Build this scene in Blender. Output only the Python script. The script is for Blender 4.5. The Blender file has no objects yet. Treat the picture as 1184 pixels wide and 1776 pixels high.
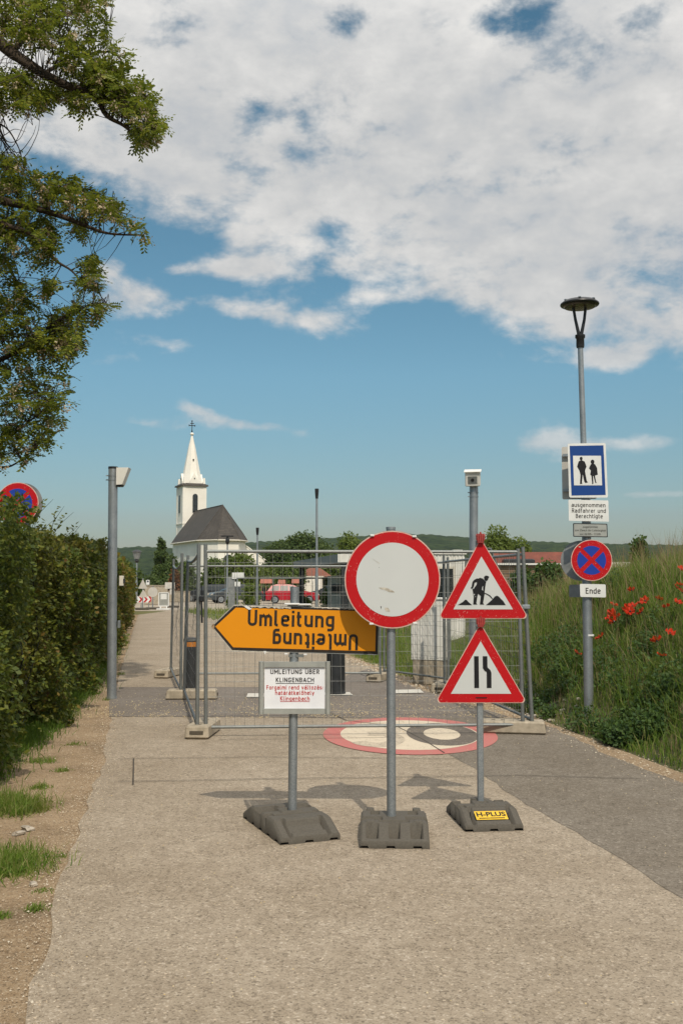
import bpy, math, random
import numpy as np
from mathutils import Vector, Matrix
from mathutils.geometry import tessellate_polygon
random.seed(7); rng = np.random.default_rng(11)
R = math.radians
SC = bpy.context.scene
COL = SC.collection
# ------------------------------------------------------------------ camera
F = 1780.0; HOR = 1010.0; CH = 1.6
PITCH = math.atan((HOR-888)/F)
cam = bpy.data.cameras.new('camera'); camo = bpy.data.objects.new('camera', cam); COL.objects.link(camo)
camo.location = (0,0,CH); camo.rotation_euler = (math.pi/2+PITCH,0,0)
cam.sensor_fit = 'VERTICAL'; cam.sensor_height = 36; cam.lens = F/1776*36
cam.clip_end = 6000; cam.clip_start = .05
SC.camera = camo
def ray(px, py):
    u = px-592; v = 888-py
    return Vector((u, F*math.cos(PITCH)-v*math.sin(PITCH), F*math.sin(PITCH)+v*math.cos(PITCH)))
def P(px, py, Y):
    d = ray(px,py); k = Y/d.y
    return Vector((d.x*k, Y, CH+d.z*k))
def G(px, py, z=0.0):
    d = ray(px,py); k = (z-CH)/d.z
    return Vector((d.x*k, d.y*k, z))
# ------------------------------------------------------------------ sun, sky, exposure
SUN_EL = R(49); SUN_AZ = math.atan2(.2,-1.0)      # direction towards the sun, clockwise from +Y
sun = bpy.data.lights.new('sun','SUN'); sun.energy = 3.15; sun.angle = R(.53); sun.color = (1,.905,.75)
suno = bpy.data.objects.new('sun', sun); COL.objects.link(suno)
sdir = Vector((math.sin(SUN_AZ)*math.cos(SUN_EL), math.cos(SUN_AZ)*math.cos(SUN_EL), math.sin(SUN_EL)))
suno.rotation_euler = sdir.to_track_quat('Z','Y').to_euler()
SC.view_settings.view_transform = 'Standard'; SC.view_settings.look = 'None'
SC.view_settings.exposure = .05; SC.view_settings.gamma = 1
W = bpy.data.worlds.new('World'); SC.world = W; W.use_nodes = True
nt = W.node_tree; nt.nodes.clear()
def N(t, typ, **kw):
    n = t.nodes.new(typ)
    for k,v in kw.items():
        if k in ('operation','blend_type','sky_type','sun_disc','data_type','feature','noise_dimensions','wave_type','interpolation_type','clamp','use_clamp','space'): setattr(n,k,v)
    return n
def M(t, op, a, b=None, c=None, clamp=False):
    n = t.nodes.new('ShaderNodeMath'); n.operation = op; n.use_clamp = clamp
    for i,x in enumerate((a,b,c)):
        if x is None: continue
        if isinstance(x,(int,float)): n.inputs[i].default_value = x
        else: t.links.new(x, n.inputs[i])
    return n.outputs[0]
def ramp(t, fac, stops):
    n = t.nodes.new('ShaderNodeValToRGB'); t.links.new(fac, n.inputs[0])
    e = n.color_ramp.elements
    while len(e) < len(stops): e.new(.5)
    for k,(p,c) in zip(e,stops):
        k.position = p; k.color = (*c,1) if len(c)==3 else c
    return n.outputs[0]
sky = nt.nodes.new('ShaderNodeTexSky'); sky.sky_type = 'NISHITA'; sky.sun_disc = False
sky.sun_elevation = SUN_EL; sky.sun_rotation = SUN_AZ; sky.altitude = 100; sky.air_density = 1.0; sky.dust_density = .9; sky.ozone_density = 2.0
hs = nt.nodes.new('ShaderNodeHueSaturation'); hs.inputs['Saturation'].default_value = 1.14; hs.inputs['Hue'].default_value=.474; hs.inputs['Value'].default_value=.98
nt.links.new(sky.outputs[0], hs.inputs['Color'])
bg = nt.nodes.new('ShaderNodeBackground'); bg.inputs[1].default_value = .09; nt.links.new(hs.outputs[0], bg.inputs[0])
tc = nt.nodes.new('ShaderNodeTexCoord'); sp = nt.nodes.new('ShaderNodeSeparateXYZ'); nt.links.new(tc.outputs['Generated'], sp.inputs[0])
X,Y_,Z = sp.outputs
az = M(nt,'ARCTAN2',X,Y_)
hyp = M(nt,'SQRT', M(nt,'ADD', M(nt,'MULTIPLY',X,X), M(nt,'MULTIPLY',Y_,Y_)))
el = M(nt,'ARCTAN2',Z,hyp)
def azel(px,py):
    d = ray(px,py); return math.atan2(d.x,d.y), math.atan2(d.z, math.hypot(d.x,d.y))
def noise(t, vec, scale, detail=6, rough=.55, dist=0, out=0):
    n = t.nodes.new('ShaderNodeTexNoise'); n.inputs['Scale'].default_value=scale; n.inputs['Detail'].default_value=detail
    n.inputs['Roughness'].default_value=rough; n.inputs['Distortion'].default_value=dist
    if vec is not None: t.links.new(vec, n.inputs['Vector'])
    return n.outputs[out]
cv = nt.nodes.new('ShaderNodeCombineXYZ')     # sheet-like coordinates: flatter towards the horizon
nt.links.new(az, cv.inputs[0]); nt.links.new(M(nt,'MULTIPLY', el, 1.7), cv.inputs[1]); 
cvo = cv.outputs[0]
n1 = noise(nt, cvo, 7.5, 10, .58, .25); n2 = noise(nt, cvo, 17, 8, .62, .1); n3 = noise(nt, cvo, 3.2, 3, .5)
# the bank of cloud: above a slanting lower edge
a0,e0 = azel(270,380); a1,e1 = azel(1184,640)
slope = (e1-e0)/(a1-a0)
edge = M(nt,'SUBTRACT', el, M(nt,'ADD', M(nt,'MULTIPLY', M(nt,'SUBTRACT',az,a0), slope), e0))
bias = M(nt,'MULTIPLY', M(nt,'MINIMUM', M(nt,'MAXIMUM', edge, -.043), .044), 7.5)
def blob(px,py,rx,ry,amp,rot=0):
    a,e = azel(px,py); c,s = math.cos(rot), math.sin(rot)
    da = M(nt,'SUBTRACT',az,a); de = M(nt,'SUBTRACT',el,e)
    u = M(nt,'DIVIDE', M(nt,'ADD', M(nt,'MULTIPLY',da,c), M(nt,'MULTIPLY',de,-s)), rx/F)
    v = M(nt,'DIVIDE', M(nt,'ADD', M(nt,'MULTIPLY',da,s), M(nt,'MULTIPLY',de,c)), ry/F)
    q = M(nt,'ADD', M(nt,'MULTIPLY',u,u), M(nt,'MULTIPLY',v,v))
    return M(nt,'MULTIPLY', M(nt,'EXPONENT', M(nt,'MULTIPLY',q,-1.0)), amp)
tot = bias
for b in [(440,212,38,42,-.40),(412,290,66,30,-.40,.2),(600,40,60,26,-.28),(858,28,55,28,-.28),(1120,36,60,28,-.28),(70,390,80,60,-.3),
          (585,405,40,20,-.22),(850,555,120,26,-.12),(330,300,150,80,.16),(700,180,160,90,.10),(520,120,160,60,.08),
          (425,468,75,22,0.45),(480,545,150,30,0.6,.15),(225,525,80,32,0.49),(270,592,90,16,0.36,.05),(170,625,70,20,0.3),(190,462,30,22,0.39),
          (310,470,40,14,0.3),(335,708,46,14,.46,.2),(425,737,120,15,.50,.1),(275,738,90,15,.44,.1),(860,775,150,24,.42),(960,755,60,30,.34),
          (1120,768,120,16,.36),(1040,625,60,20,.42),(1120,858,140,9,.44),(940,800,80,10,0.18),(660,515,60,14,0.24),(780,500,60,30,0.15)]:
    tot = M(nt,'ADD', tot, blob(*b))
dens = M(nt,'ADD', M(nt,'ADD', tot, M(nt,'MULTIPLY', M(nt,'SUBTRACT',n1,.5), 1.25)), M(nt,'MULTIPLY', M(nt,'SUBTRACT',n2,.5), .75))
mr = nt.nodes.new('ShaderNodeMapRange'); mr.interpolation_type='SMOOTHSTEP'; nt.links.new(dens, mr.inputs[0])
mr.inputs[1].default_value=-.07; mr.inputs[2].default_value=.30; mr.inputs[3].default_value=0; mr.inputs[4].default_value=.97
low_ = nt.nodes.new('ShaderNodeMapRange'); nt.links.new(el, low_.inputs[0]); low_.inputs[1].default_value=0; low_.inputs[2].default_value=.20; low_.inputs[3].default_value=.054; low_.inputs[4].default_value=.090; nt.links.new(low_.outputs[0], bg.inputs[1])
up = nt.nodes.new('ShaderNodeMapRange'); nt.links.new(el, up.inputs[0]); up.inputs[1].default_value=.03; up.inputs[2].default_value=.24; up.inputs[3].default_value=.42; up.inputs[4].default_value=1
mask = M(nt,'MULTIPLY', mr.outputs[0], up.outputs[0], clamp=True)
shade = M(nt,'ADD', M(nt,'MULTIPLY', n2, .5), M(nt,'MULTIPLY', n3, .6))
cc = ramp(nt, shade, [(.38,(.45,.48,.515)),(.53,(.60,.60,.595)),(.68,(.76,.745,.72))])
bg2 = nt.nodes.new('ShaderNodeBackground'); nt.links.new(cc, bg2.inputs[0])
hi = nt.nodes.new('ShaderNodeMapRange'); hi.interpolation_type='SMOOTHSTEP'; nt.links.new(el, hi.inputs[0]); hi.inputs[1].default_value=.42; hi.inputs[2].default_value=1.0; hi.inputs[3].default_value=1.0; hi.inputs[4].default_value=2.1   # unseen cloud overhead, brightened to add fill light
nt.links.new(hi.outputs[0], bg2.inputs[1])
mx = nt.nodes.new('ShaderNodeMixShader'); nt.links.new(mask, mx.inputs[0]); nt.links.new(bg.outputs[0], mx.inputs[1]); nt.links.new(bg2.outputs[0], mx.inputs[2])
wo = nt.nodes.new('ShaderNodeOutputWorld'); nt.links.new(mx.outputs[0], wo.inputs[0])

# ------------------------------------------------------------------ materials
def newmat(name, rough=.6, metal=0, spec=.4):
    m = bpy.data.materials.new(name); m.use_nodes = True
    b = m.node_tree.nodes['Principled BSDF']; b.inputs['Roughness'].default_value=rough; b.inputs['Metallic'].default_value=metal
    b.inputs['Specular IOR Level'].default_value=spec
    return m, m.node_tree, b
def coords(t):
    return t.nodes.new('ShaderNodeTexCoord').outputs['Object']
def bump(t, b, h, strength=.3, dist=.01):
    n = t.nodes.new('ShaderNodeBump'); n.inputs['Strength'].default_value=strength; n.inputs['Distance'].default_value=dist
    t.links.new(h, n.inputs['Height']); t.links.new(n.outputs[0], b.inputs['Normal'])
def mixc(t, fac, a, b, mode='MIX'):
    n = t.nodes.new('ShaderNodeMix'); n.data_type='RGBA'; n.blend_type=mode
    if isinstance(fac,(int,float)): n.inputs[0].default_value=fac
    else: t.links.new(fac,n.inputs[0])
    for i,x in ((6,a),(7,b)):
        if isinstance(x,tuple): n.inputs[i].default_value=(*x,1)
        else: t.links.new(x,n.inputs[i])
    return n.outputs[2]
def mat(name, c, c2=None, scale=6, rough=.6, metal=0, bmp=0, spec=.4, lo=.35, hi=.65, detail=5):
    m,t,b = newmat(name, rough, metal, spec)
    c2 = c2 or tuple(x*.8 for x in c)
    f = noise(t, coords(t), scale, detail, .6)
    t.links.new(ramp(t,f,[(lo,c2),(hi,c)]), b.inputs['Base Color'])
    if bmp: bump(t,b,f,bmp)
    return m
def signmat(name, c, scr=(.75,.7,.65), amount=.62, rough=.5):
    """painted sheet with scratches, scuffs and a little dirt"""
    m,t,b = newmat(name, rough, 0, .28); co = coords(t)
    f1 = noise(t, co, 9, 9, .75, 1.2); f2 = noise(t, co, 4, 3, .5); f3 = noise(t, co, 42, 6, .75, 2.5)
    dirt = mixc(t, M(t,'MULTIPLY',f2,.35), c, tuple(x*.72 for x in c))
    k = M(t,'MULTIPLY', M(t,'GREATER_THAN', f3, amount+.02), M(t,'GREATER_THAN', f1, .52))
    t.links.new(mixc(t, k, dirt, scr), b.inputs['Base Color'])
    return m
def leafmat(name, cols, rough=.55, trans=.35, patch=None):
    m,t,b = newmat(name, rough, 0, .3)
    g = t.nodes.new('ShaderNodeNewGeometry')
    n = len(cols); c = ramp(t, g.outputs['Random Per Island'], [(i/(n-1)*.98+.01,x) for i,x in enumerate(cols)])
    if patch:
        f = noise(t, coords(t), patch[0], 3, .6)
        c = mixc(t, ramp(t,f,[(patch[1],(0,0,0)),(patch[2],(1,1,1))]), c, patch[3], 'MIX')
    t.links.new(c, b.inputs['Base Color'])
    tr = t.nodes.new('ShaderNodeBsdfTranslucent'); t.links.new(mixc(t,.5,c,(.16,.2,.03)), tr.inputs[0])
    mx = t.nodes.new('ShaderNodeMixShader'); mx.inputs[0].default_value=trans
    out = t.nodes['Material Output']; t.links.new(b.outputs[0],mx.inputs[1]); t.links.new(tr.outputs[0],mx.inputs[2]); t.links.new(mx.outputs[0],out.inputs[0])
    return m
def asphalt(name, dark, mid, light, grain=95, big=.8, bstr=.5):
    m,t,b = newmat(name, .9, 0, .15); co = coords(t)
    v = t.nodes.new('ShaderNodeTexVoronoi'); v.inputs['Scale'].default_value=grain; t.links.new(co,v.inputs['Vector'])
    s = t.nodes.new('ShaderNodeSeparateColor'); t.links.new(v.outputs['Color'], s.inputs[0])
    v2 = t.nodes.new('ShaderNodeTexVoronoi'); v2.inputs['Scale'].default_value=grain*.42; t.links.new(co,v2.inputs['Vector'])
    s2 = t.nodes.new('ShaderNodeSeparateColor'); t.links.new(v2.outputs['Color'], s2.inputs[0])
    f = M(t,'ADD', M(t,'MULTIPLY',s.outputs[0],.62), M(t,'MULTIPLY',s2.outputs[1],.38))
    c = ramp(t, f, [(.08,dark),(.45,mid),(.72,mid),(.97,light)])
    v3 = t.nodes.new('ShaderNodeTexVoronoi'); v3.inputs['Scale'].default_value=52; v3.inputs['Randomness'].default_value=1; t.links.new(co,v3.inputs['Vector'])
    s3 = t.nodes.new('ShaderNodeSeparateColor'); t.links.new(v3.outputs['Color'], s3.inputs[0]); near = M(t,'LESS_THAN', v3.outputs['Distance'], .33)
    c = mixc(t, M(t,'MULTIPLY',M(t,'LESS_THAN',s3.outputs[0],.075),near), c, tuple(x*.52 for x in mid)); c = mixc(t, M(t,'MULTIPLY',M(t,'GREATER_THAN',s3.outputs[1],.94),near), c, tuple(min(1,x*1.5) for x in mid))
    st = noise(t, co, big, 6, .6); c = mixc(t, ramp(t,st,[(.35,(1,1,1)),(.7,(0,0,0))]), c, (.82,.80,.77), 'MULTIPLY')
    st2 = noise(t, co, 7, 5, .65); c = mixc(t, ramp(t,st2,[(.38,(1,1,1)),(.6,(0,0,0))]), c, (.87,.86,.85), 'MULTIPLY')
    t.links.new(c, b.inputs['Base Color']); bump(t,b,f,bstr,.006)
    return m
MT = {}
MT['path'] = asphalt('pale_asphalt',(.195,.162,.123),(.352,.296,.228),(.51,.448,.37),125,bstr=.35)
MT['lane'] = asphalt('grey_asphalt',(.125,.108,.088),(.215,.188,.154),(.36,.32,.27),125)
MT['patch'] = asphalt('dark_asphalt',(.13,.115,.10),(.215,.19,.168),(.31,.275,.24), 150)
MT['lot'] = asphalt('car_park_asphalt',(.28,.24,.19),(.40,.35,.28),(.5,.45,.37), 30)
def groundmat():
    m,t,b = newmat('field_grass', .95,0,.1); co = coords(t)
    f = noise(t,co,.05,6,.6); g = noise(t,co,2.5,8,.7)
    c = ramp(t,f,[(.4,(.05,.075,.02)),(.6,(.11,.105,.035))]); c = mixc(t,g,c,(.16,.15,.07)); t.links.new(c,b.inputs['Base Color']); bump(t,b,g,.6,.05); return m
MT['field'] = groundmat()
def dirtmat(name='dirt'):
    m,t,b = newmat(name,.95,0,.1); co = coords(t)
    f = noise(t,co,1.6,7,.65); g = noise(t,co,26,8,.75)
    v = t.nodes.new('ShaderNodeTexVoronoi'); v.inputs['Scale'].default_value=120; t.links.new(co,v.inputs['Vector'])
    s = t.nodes.new('ShaderNodeSeparateColor'); t.links.new(v.outputs['Color'], s.inputs[0])
    c = ramp(t,f,[(.32,(.15,.105,.065)),(.5,(.27,.19,.115)),(.68,(.36,.265,.17))])
    c = mixc(t, ramp(t,g,[(.4,(0,0,0)),(.7,(.7,.7,.7))]), c, (.4,.31,.21)); c = mixc(t, ramp(t,s.outputs[0],[(.88,(0,0,0)),(.92,(.55,.55,.55))]), c, (.45,.37,.27))
    c = mixc(t, ramp(t,s.outputs[1],[(.80,(0,0,0)),(.85,(.55,.55,.55))]), c, (.1,.075,.05))
    t.links.new(c,b.inputs['Base Color']); bump(t,b,g,.8,.02); return m
MT['dirt'] = dirtmat()
MT['bank'] = mat('bank_soil',(.10,.09,.04),(.045,.05,.02),3,.95,bmp=.5)
def galv(name='galvanised', c=(.36,.39,.41), c2=(.22,.245,.265), metal=.55, rough=.42):
    m,t,b = newmat(name, rough, metal, .5); co = coords(t)
    v = t.nodes.new('ShaderNodeTexVoronoi'); v.inputs['Scale'].default_value=170; t.links.new(co,v.inputs['Vector'])
    s = t.nodes.new('ShaderNodeSeparateColor'); t.links.new(v.outputs['Color'], s.inputs[0]); f = noise(t,co,5,6,.6)
    k = M(t,'ADD',M(t,'MULTIPLY',s.outputs[0],.30),M(t,'MULTIPLY',f,.75))
    t.links.new(ramp(t,k,[(.3,c2),(.75,c)]), b.inputs['Base Color']); return m
MT['galv'] = galv(); MT['galv_dark'] = galv('weathered_galvanised',(.21,.225,.22),(.13,.14,.14),.3,.5)
MT['wire'] = mat('wire_grey',(.21,.215,.205),(.12,.12,.11),20,.6,.1)
MT['alu'] = mat('aluminium_frame',(.42,.43,.40),(.33,.34,.32),8,.4,.35)
MT['red'] = signmat('red_sheeting',(.46,.003,.007),(.62,.42,.38),.60)
MT['white'] = signmat('white_sheeting',(.56,.58,.575),(.36,.35,.31),.66)
MT['rim'] = mat('worn_white_rim',(.62,.50,.42),(.6,.3,.25),30,.5)
MT['blue'] = signmat('blue_sheeting',(.008,.055,.24),(.2,.3,.5),.75)
MT['blue2'] = signmat('bright_blue_sheeting',(.012,.045,.33),(.2,.3,.5),.75)
MT['black'] = signmat('black_print',(.010,.010,.012),(.2,.2,.2),.64)
MT['bold'] = mat('black_lettering',(.012,.010,.008),(.025,.016,.008),30,.6)
MT['bright'] = mat('clean_white',(.74,.745,.73),(.66,.665,.65),5,.45)
MT['orange'] = signmat('orange_sheeting',(.74,.275,.004),(.75,.55,.3),.66)
MT['redtext'] = mat('red_ink',(.55,.03,.03),None,30,.7)
MT['paper'] = mat('paper',(.80,.81,.83),(.72,.73,.77),5,.5)
MT['torn'] = mat('torn_sheeting',(.62,.58,.5),(.3,.27,.22),40,.8)
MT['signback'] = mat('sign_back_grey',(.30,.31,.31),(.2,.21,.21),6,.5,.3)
MT['signbackpale']=mat('pale_sign_back',(.56,.53,.48),(.46,.44,.40),3,.5,0)  # paler tone than the grey sign backs
MT['rubber'] = mat('recycled_rubber',(.10,.089,.072),(.075,.067,.054),90,.85,bmp=.10)
MT['redplast'] = mat('red_plastic_clamp',(.40,.055,.045),(.25,.03,.03),30,.5)
MT['concrete'] = mat('concrete',(.42,.36,.275),(.28,.24,.18),12,.9,bmp=.5)
MT['yellow'] = mat('yellow_label',(.78,.50,.03),(.62,.38,.02),20,.5)
MT['dark'] = mat('dark_plastic',(.02,.021,.023),(.012,.012,.013),12,.4)
MT['bollard'] = mat('anthracite_paint',(.028,.031,.035),(.018,.02,.022),10,.45)
MT['amber'] = mat('amber_band',(.62,.22,.02),None,20,.5)
MT['plaster'] = mat('white_plaster',(.82,.79,.72),(.74,.70,.63),.35,.9,lo=.3,hi=.6)
MT['cream'] = mat('cream_wall',(.66,.62,.53),(.55,.51,.43),.6,.9)
def roofmat(name, c, c2, sc):
    m,t,b = newmat(name,.8); co = coords(t); w = t.nodes.new('ShaderNodeTexBrick'); t.links.new(co,w.inputs['Vector']); w.inputs['Scale'].default_value=sc
    w.inputs['Color1'].default_value=(*c,1); w.inputs['Color2'].default_value=(*c2,1); w.inputs['Mortar'].default_value=(*[x*.5 for x in c2],1)
    f = noise(t,co,.5,5,.6); t.links.new(mixc(t,ramp(t,f,[(.35,(0,0,0)),(.7,(.6,.6,.6))]),w.outputs[0],tuple(x*.7 for x in c2)), b.inputs['Base Color']); return m
MT['slate'] = roofmat('slate_tiles',(.10,.086,.074),(.062,.055,.048),1.4)
MT['tiles'] = roofmat('red_roof_tiles',(.27,.10,.06),(.20,.07,.045),3)
MT['redroof'] = mat('orange_red_roof',(.20,.062,.042),(.14,.048,.035),1.8,.85)
MT['glass'] = mat('dark_glass',(.02,.025,.028),(.012,.014,.016),3,.12,spec=.7)
MT['carglass'] = mat('car_glass',(.03,.04,.042),(.02,.025,.025),3,.25,spec=.5)
MT['bark'] = mat('bark',(.065,.045,.03),(.03,.022,.016),18,.95,bmp=.8)
MT['metalwhite'] = mat('white_painted_metal',(.74,.73,.69),(.62,.61,.56),2.5,.5)
MT['stone'] = mat('limestone',(.46,.41,.34),(.24,.21,.17),30,.95,bmp=.8)
MT['hill'] = None
MT['locust'] = leafmat('locust_leaves',[(.06,.09,.010),(.11,.145,.014),(.18,.205,.018),(.28,.27,.03)],.5,.5)
MT['blossom'] = leafmat('locust_blossom',[(.36,.25,.16),(.55,.43,.30),(.68,.58,.42)],.8,.3)
MT['hedge'] = leafmat('hedge_leaves',[(.04,.07,.013),(.075,.11,.017),(.115,.15,.02),(.19,.20,.026)],.55,.4,patch=(.42,.54,.78,(.15,.12,.018)))
MT['hedgefar'] = leafmat('hedge_young_leaves',[(.06,.09,.014),(.10,.12,.018),(.16,.15,.022),(.20,.15,.025),(.15,.08,.025)],.6,.35)
MT['grass'] = leafmat('tall_grass',[(.07,.145,.018),(.11,.20,.022),(.15,.24,.03),(.20,.25,.05),(.32,.28,.12)],.6,.42,patch=(.9,.54,.74,(.22,.19,.06)))
MT['grassg'] = leafmat('green_grass',[(.05,.11,.012),(.085,.16,.018),(.12,.20,.024)],.6,.42)
MT['weed'] = leafmat('weed_leaves',[(.028,.065,.018),(.05,.10,.022),(.08,.135,.028)],.6,.35)
MT['crown'] = leafmat('tree_leaves',[(.05,.085,.016),(.08,.125,.022),(.12,.165,.03)],.6,.35)
MT['crown2'] = leafmat('light_tree_leaves',[(.075,.115,.018),(.12,.17,.028),(.17,.215,.04)],.6,.4)
MT['crown3'] = leafmat('dark_tree_leaves',[(.036,.066,.016),(.056,.092,.020),(.085,.122,.026)],.6,.3)
MT['rust'] = leafmat('rust_leaves',[(.14,.05,.02),(.2,.08,.03),(.1,.07,.02)],.6,.2)
MT['poppy'] = leafmat('poppy_petals',[(.62,.03,.012),(.75,.05,.02)],.6,.4)
MT['carred'] = mat('red_car_paint',(.40,.006,.02),None,2,.25,spec=.6); MT['cardark'] = mat('dark_car_paint',(.02,.024,.03),None,2,.25,spec=.6)
MT['cargrey'] = mat('grey_car_paint',(.045,.055,.062),None,2,.25,spec=.6); MT['tyre'] = mat('tyre_rubber',(.02,.02,.02),None,9,.9)
MT['lamp'] = mat('lamp_lens',(.55,.5,.42),None,9,.2)
MT['coral'] = mat('coral_canvas',(.52,.20,.15),None,3,.8)
MT['cyanred'] = mat('tail_lamp',(.4,.02,.02),None,9,.3)
MT['timber'] = mat('weathered_timber',(.34,.24,.15),(.24,.16,.10),3,.9)
# road paint is worn: gaps show the asphalt beneath
def paint(name, c, under, lo=.38):
    m,t,b = newmat(name,.85,0,.2); co = coords(t); f = noise(t,co,38,6,.75); g = noise(t,co,2.2,4,.6)
    k = M(t,'ADD',M(t,'MULTIPLY',f,.75),M(t,'MULTIPLY',g,.3))
    t.links.new(mixc(t, ramp(t,k,[(lo,(0,0,0)),(lo+.1,(1,1,1))]), under, c), b.inputs['Base Color']); bump(t,b,f,.4,.004); return m
MT['pred'] = paint('worn_red_paint',(.44,.15,.135),(.30,.22,.18),.40)
MT['pcream'] = paint('worn_cream_paint',(.58,.50,.385),(.33,.27,.21),.39)
MT['pgrey'] = paint('worn_grey_paint',(.125,.108,.092),(.32,.27,.21),.39)
MT['pfaint'] = paint('faded_grey_paint',(.33,.28,.22),(.5,.43,.33),.50)
MT['pwhite'] = paint('worn_white_paint',(.52,.50,.45),(.2,.18,.15),.36)
MT['crack'] = mat('crack_tar',(.06,.05,.04),None,20,.9)

# ------------------------------------------------------------------ mesh building
def fast_mesh(name, V, Fc, k):
    """V (n,3) array, Fc (m,k) int array"""
    me = bpy.data.meshes.new(name); V = np.asarray(V,dtype=np.float32); Fc = np.asarray(Fc,dtype=np.int32)
    me.vertices.add(len(V)); me.vertices.foreach_set('co', V.ravel())
    me.loops.add(Fc.size); me.loops.foreach_set('vertex_index', Fc.ravel())
    me.polygons.add(len(Fc)); me.polygons.foreach_set('loop_start', np.arange(0,Fc.size,k,dtype=np.int32))
    me.update(calc_edges=True); return me
class MB:
    def __init__(s): s.v=[]; s.f=[]; s.m=[]; s.X=Matrix.Identity(4)
    def add(s, vs, fs, mi=0):
        o=len(s.v); s.v += [tuple(s.X @ Vector(v)) for v in vs]; s.f += [[i+o for i in f] for f in fs]; s.m += [mi]*len(fs)
    def box(s, c, d, mi=0, rz=0, rx=0, bev=0, taper=1):
        x,y,z=[k/2 for k in d]; rot=Matrix.Rotation(rz,3,'Z')@Matrix.Rotation(rx,3,'X')
        if bev:
            b=bev; vs=[]
            for zz,t in ((-z,0),(-z+b,1),(z-b,1),(z,0)):
                e = 0 if t else b; X_,Y2=x-e,y-e; q=b
                pts=[(X_-q,-Y2),(X_,-Y2+q),(X_,Y2-q),(X_-q,Y2),(-X_+q,Y2),(-X_,Y2-q),(-X_,-Y2+q),(-X_+q,-Y2)]
                k = taper if zz>0 else 1
                vs += [(p[0]*k,p[1]*k,zz) for p in pts]
            fs=[[7,6,5,4,3,2,1,0],[24+i for i in range(8)]]
            for r in range(3):
                for i in range(8): j=(i+1)%8; fs.append([r*8+i,r*8+j,r*8+8+j,r*8+8+i])
        else:
            vs=[(i*x*(taper if k>0 else 1),j*y*(taper if k>0 else 1),k*z) for k in (-1,1) for j in (-1,1) for i in (-1,1)]
            fs=[[0,2,3,1],[4,5,7,6],[0,1,5,4],[2,6,7,3],[0,4,6,2],[1,3,7,5]]
        s.add([tuple(rot@Vector(v)+Vector(c)) for v in vs], fs, mi)
    def tube(s, pts, r, n=8, mi=0, cap=True):
        pts=[Vector(p) for p in pts]; rs = r if isinstance(r,(list,tuple)) else [r]*len(pts)
        vs=[];fs=[]
        ref=None
        for i,p in enumerate(pts):
            d=(pts[min(i+1,len(pts)-1)]-pts[max(i-1,0)]).normalized()
            if ref is None: ref = Vector((1,0,0)) if abs(d.x)<.8 else Vector((0,0,1))
            a=(ref-d*ref.dot(d)).normalized(); ref=a; b=d.cross(a)
            for k in range(n):
                t=2*math.pi*k/n; vs.append(tuple(p+a*(rs[i]*math.cos(t))+b*(rs[i]*math.sin(t))))
        for i in range(len(pts)-1):
            for k in range(n):
                j=(k+1)%n; fs.append([i*n+k,i*n+j,i*n+n+j,i*n+n+k])
        if cap: fs.append(list(range(n))[::-1]); fs.append([(len(pts)-1)*n+k for k in range(n)])
        s.add(vs,fs,mi)
    def lathe(s, prof, n=24, mi=0, c=(0,0,0)):
        vs=[];fs=[]
        for r,z in prof:
            for k in range(n): t=2*math.pi*k/n; vs.append((c[0]+r*math.cos(t),c[1]+r*math.sin(t),c[2]+z))
        for i in range(len(prof)-1):
            for k in range(n): j=(k+1)%n; fs.append([i*n+k,i*n+j,i*n+n+j,i*n+n+k])
        fs.append(list(range(n))[::-1]); fs.append([(len(prof)-1)*n+k for k in range(n)])
        s.add(vs,fs,mi)
    def flat(s, pts, y, mi=0):
        """polygon of (x,z) points as a sheet at depth y, facing -Y"""
        pl=[Vector((p[0],p[1],0)) for p in pts]; tr=tessellate_polygon([pl]); fs=[]
        for t in tr:
            a,b,c=[pl[i] for i in t]
            fs.append(list(t) if (b-a).cross(c-a).z>0 else list(t)[::-1])
        s.add([(p[0],y,p[1]) for p in pts], fs, mi)
    def slab(s, pts, y0, y1, mi=0, mib=None, mir=None):
        """polygon of (x,z) extruded from y0 (front) to y1 (back)"""
        n=len(pts); s.flat(pts,y0,mi)
        pl=[Vector((p[0],p[1],0)) for p in pts]; tr=tessellate_polygon([pl])
        fs=[]
        for t in tr:
            a,b,c=[pl[i] for i in t]; fs.append(list(t)[::-1] if (b-a).cross(c-a).z>0 else list(t))
        s.add([(p[0],y1,p[1]) for p in pts], fs, mi if mib is None else mib)
        s.add([(p[0],y0,p[1]) for p in pts]+[(p[0],y1,p[1]) for p in pts], [[i,(i+1)%n,n+(i+1)%n,n+i] for i in range(n)], mi if mir is None else mir)
    def ground(s, pts, z, mi=0):
        pl=[Vector((p[0],p[1],0)) for p in pts]; tr=tessellate_polygon([pl]); fs=[]
        for t in tr:
            a,b,c=[pl[i] for i in t]
            fs.append(list(t) if (b-a).cross(c-a).z>0 else list(t)[::-1])
        s.add([(p[0],p[1],z) for p in pts], fs, mi)
    def text(s, txt, size, x, z, y, mi=0, xs=1, bold=0, align='CENTER', rot=0, flat=True):
        cu=bpy.data.curves.new('t','FONT'); cu.body=txt; cu.size=size; cu.align_x=align; cu.align_y='CENTER'; cu.offset=bold*size; cu.resolution_u=3
        o=bpy.data.objects.new('t',cu); COL.objects.link(o); bpy.context.view_layer.update()
        me=bpy.data.meshes.new_from_object(o.evaluated_get(bpy.context.evaluated_depsgraph_get()))
        c,sn=math.cos(rot),math.sin(rot); vs=[]
        for v in me.vertices:
            a,b=v.co.x*xs,v.co.y; vs.append((x+a*c-b*sn, y, z+a*sn+b*c))
        s.add(vs,[list(p.vertices) for p in me.polygons],mi)
        COL.objects.unlink(o); bpy.data.objects.remove(o); bpy.data.curves.remove(cu); bpy.data.meshes.remove(me)
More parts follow.
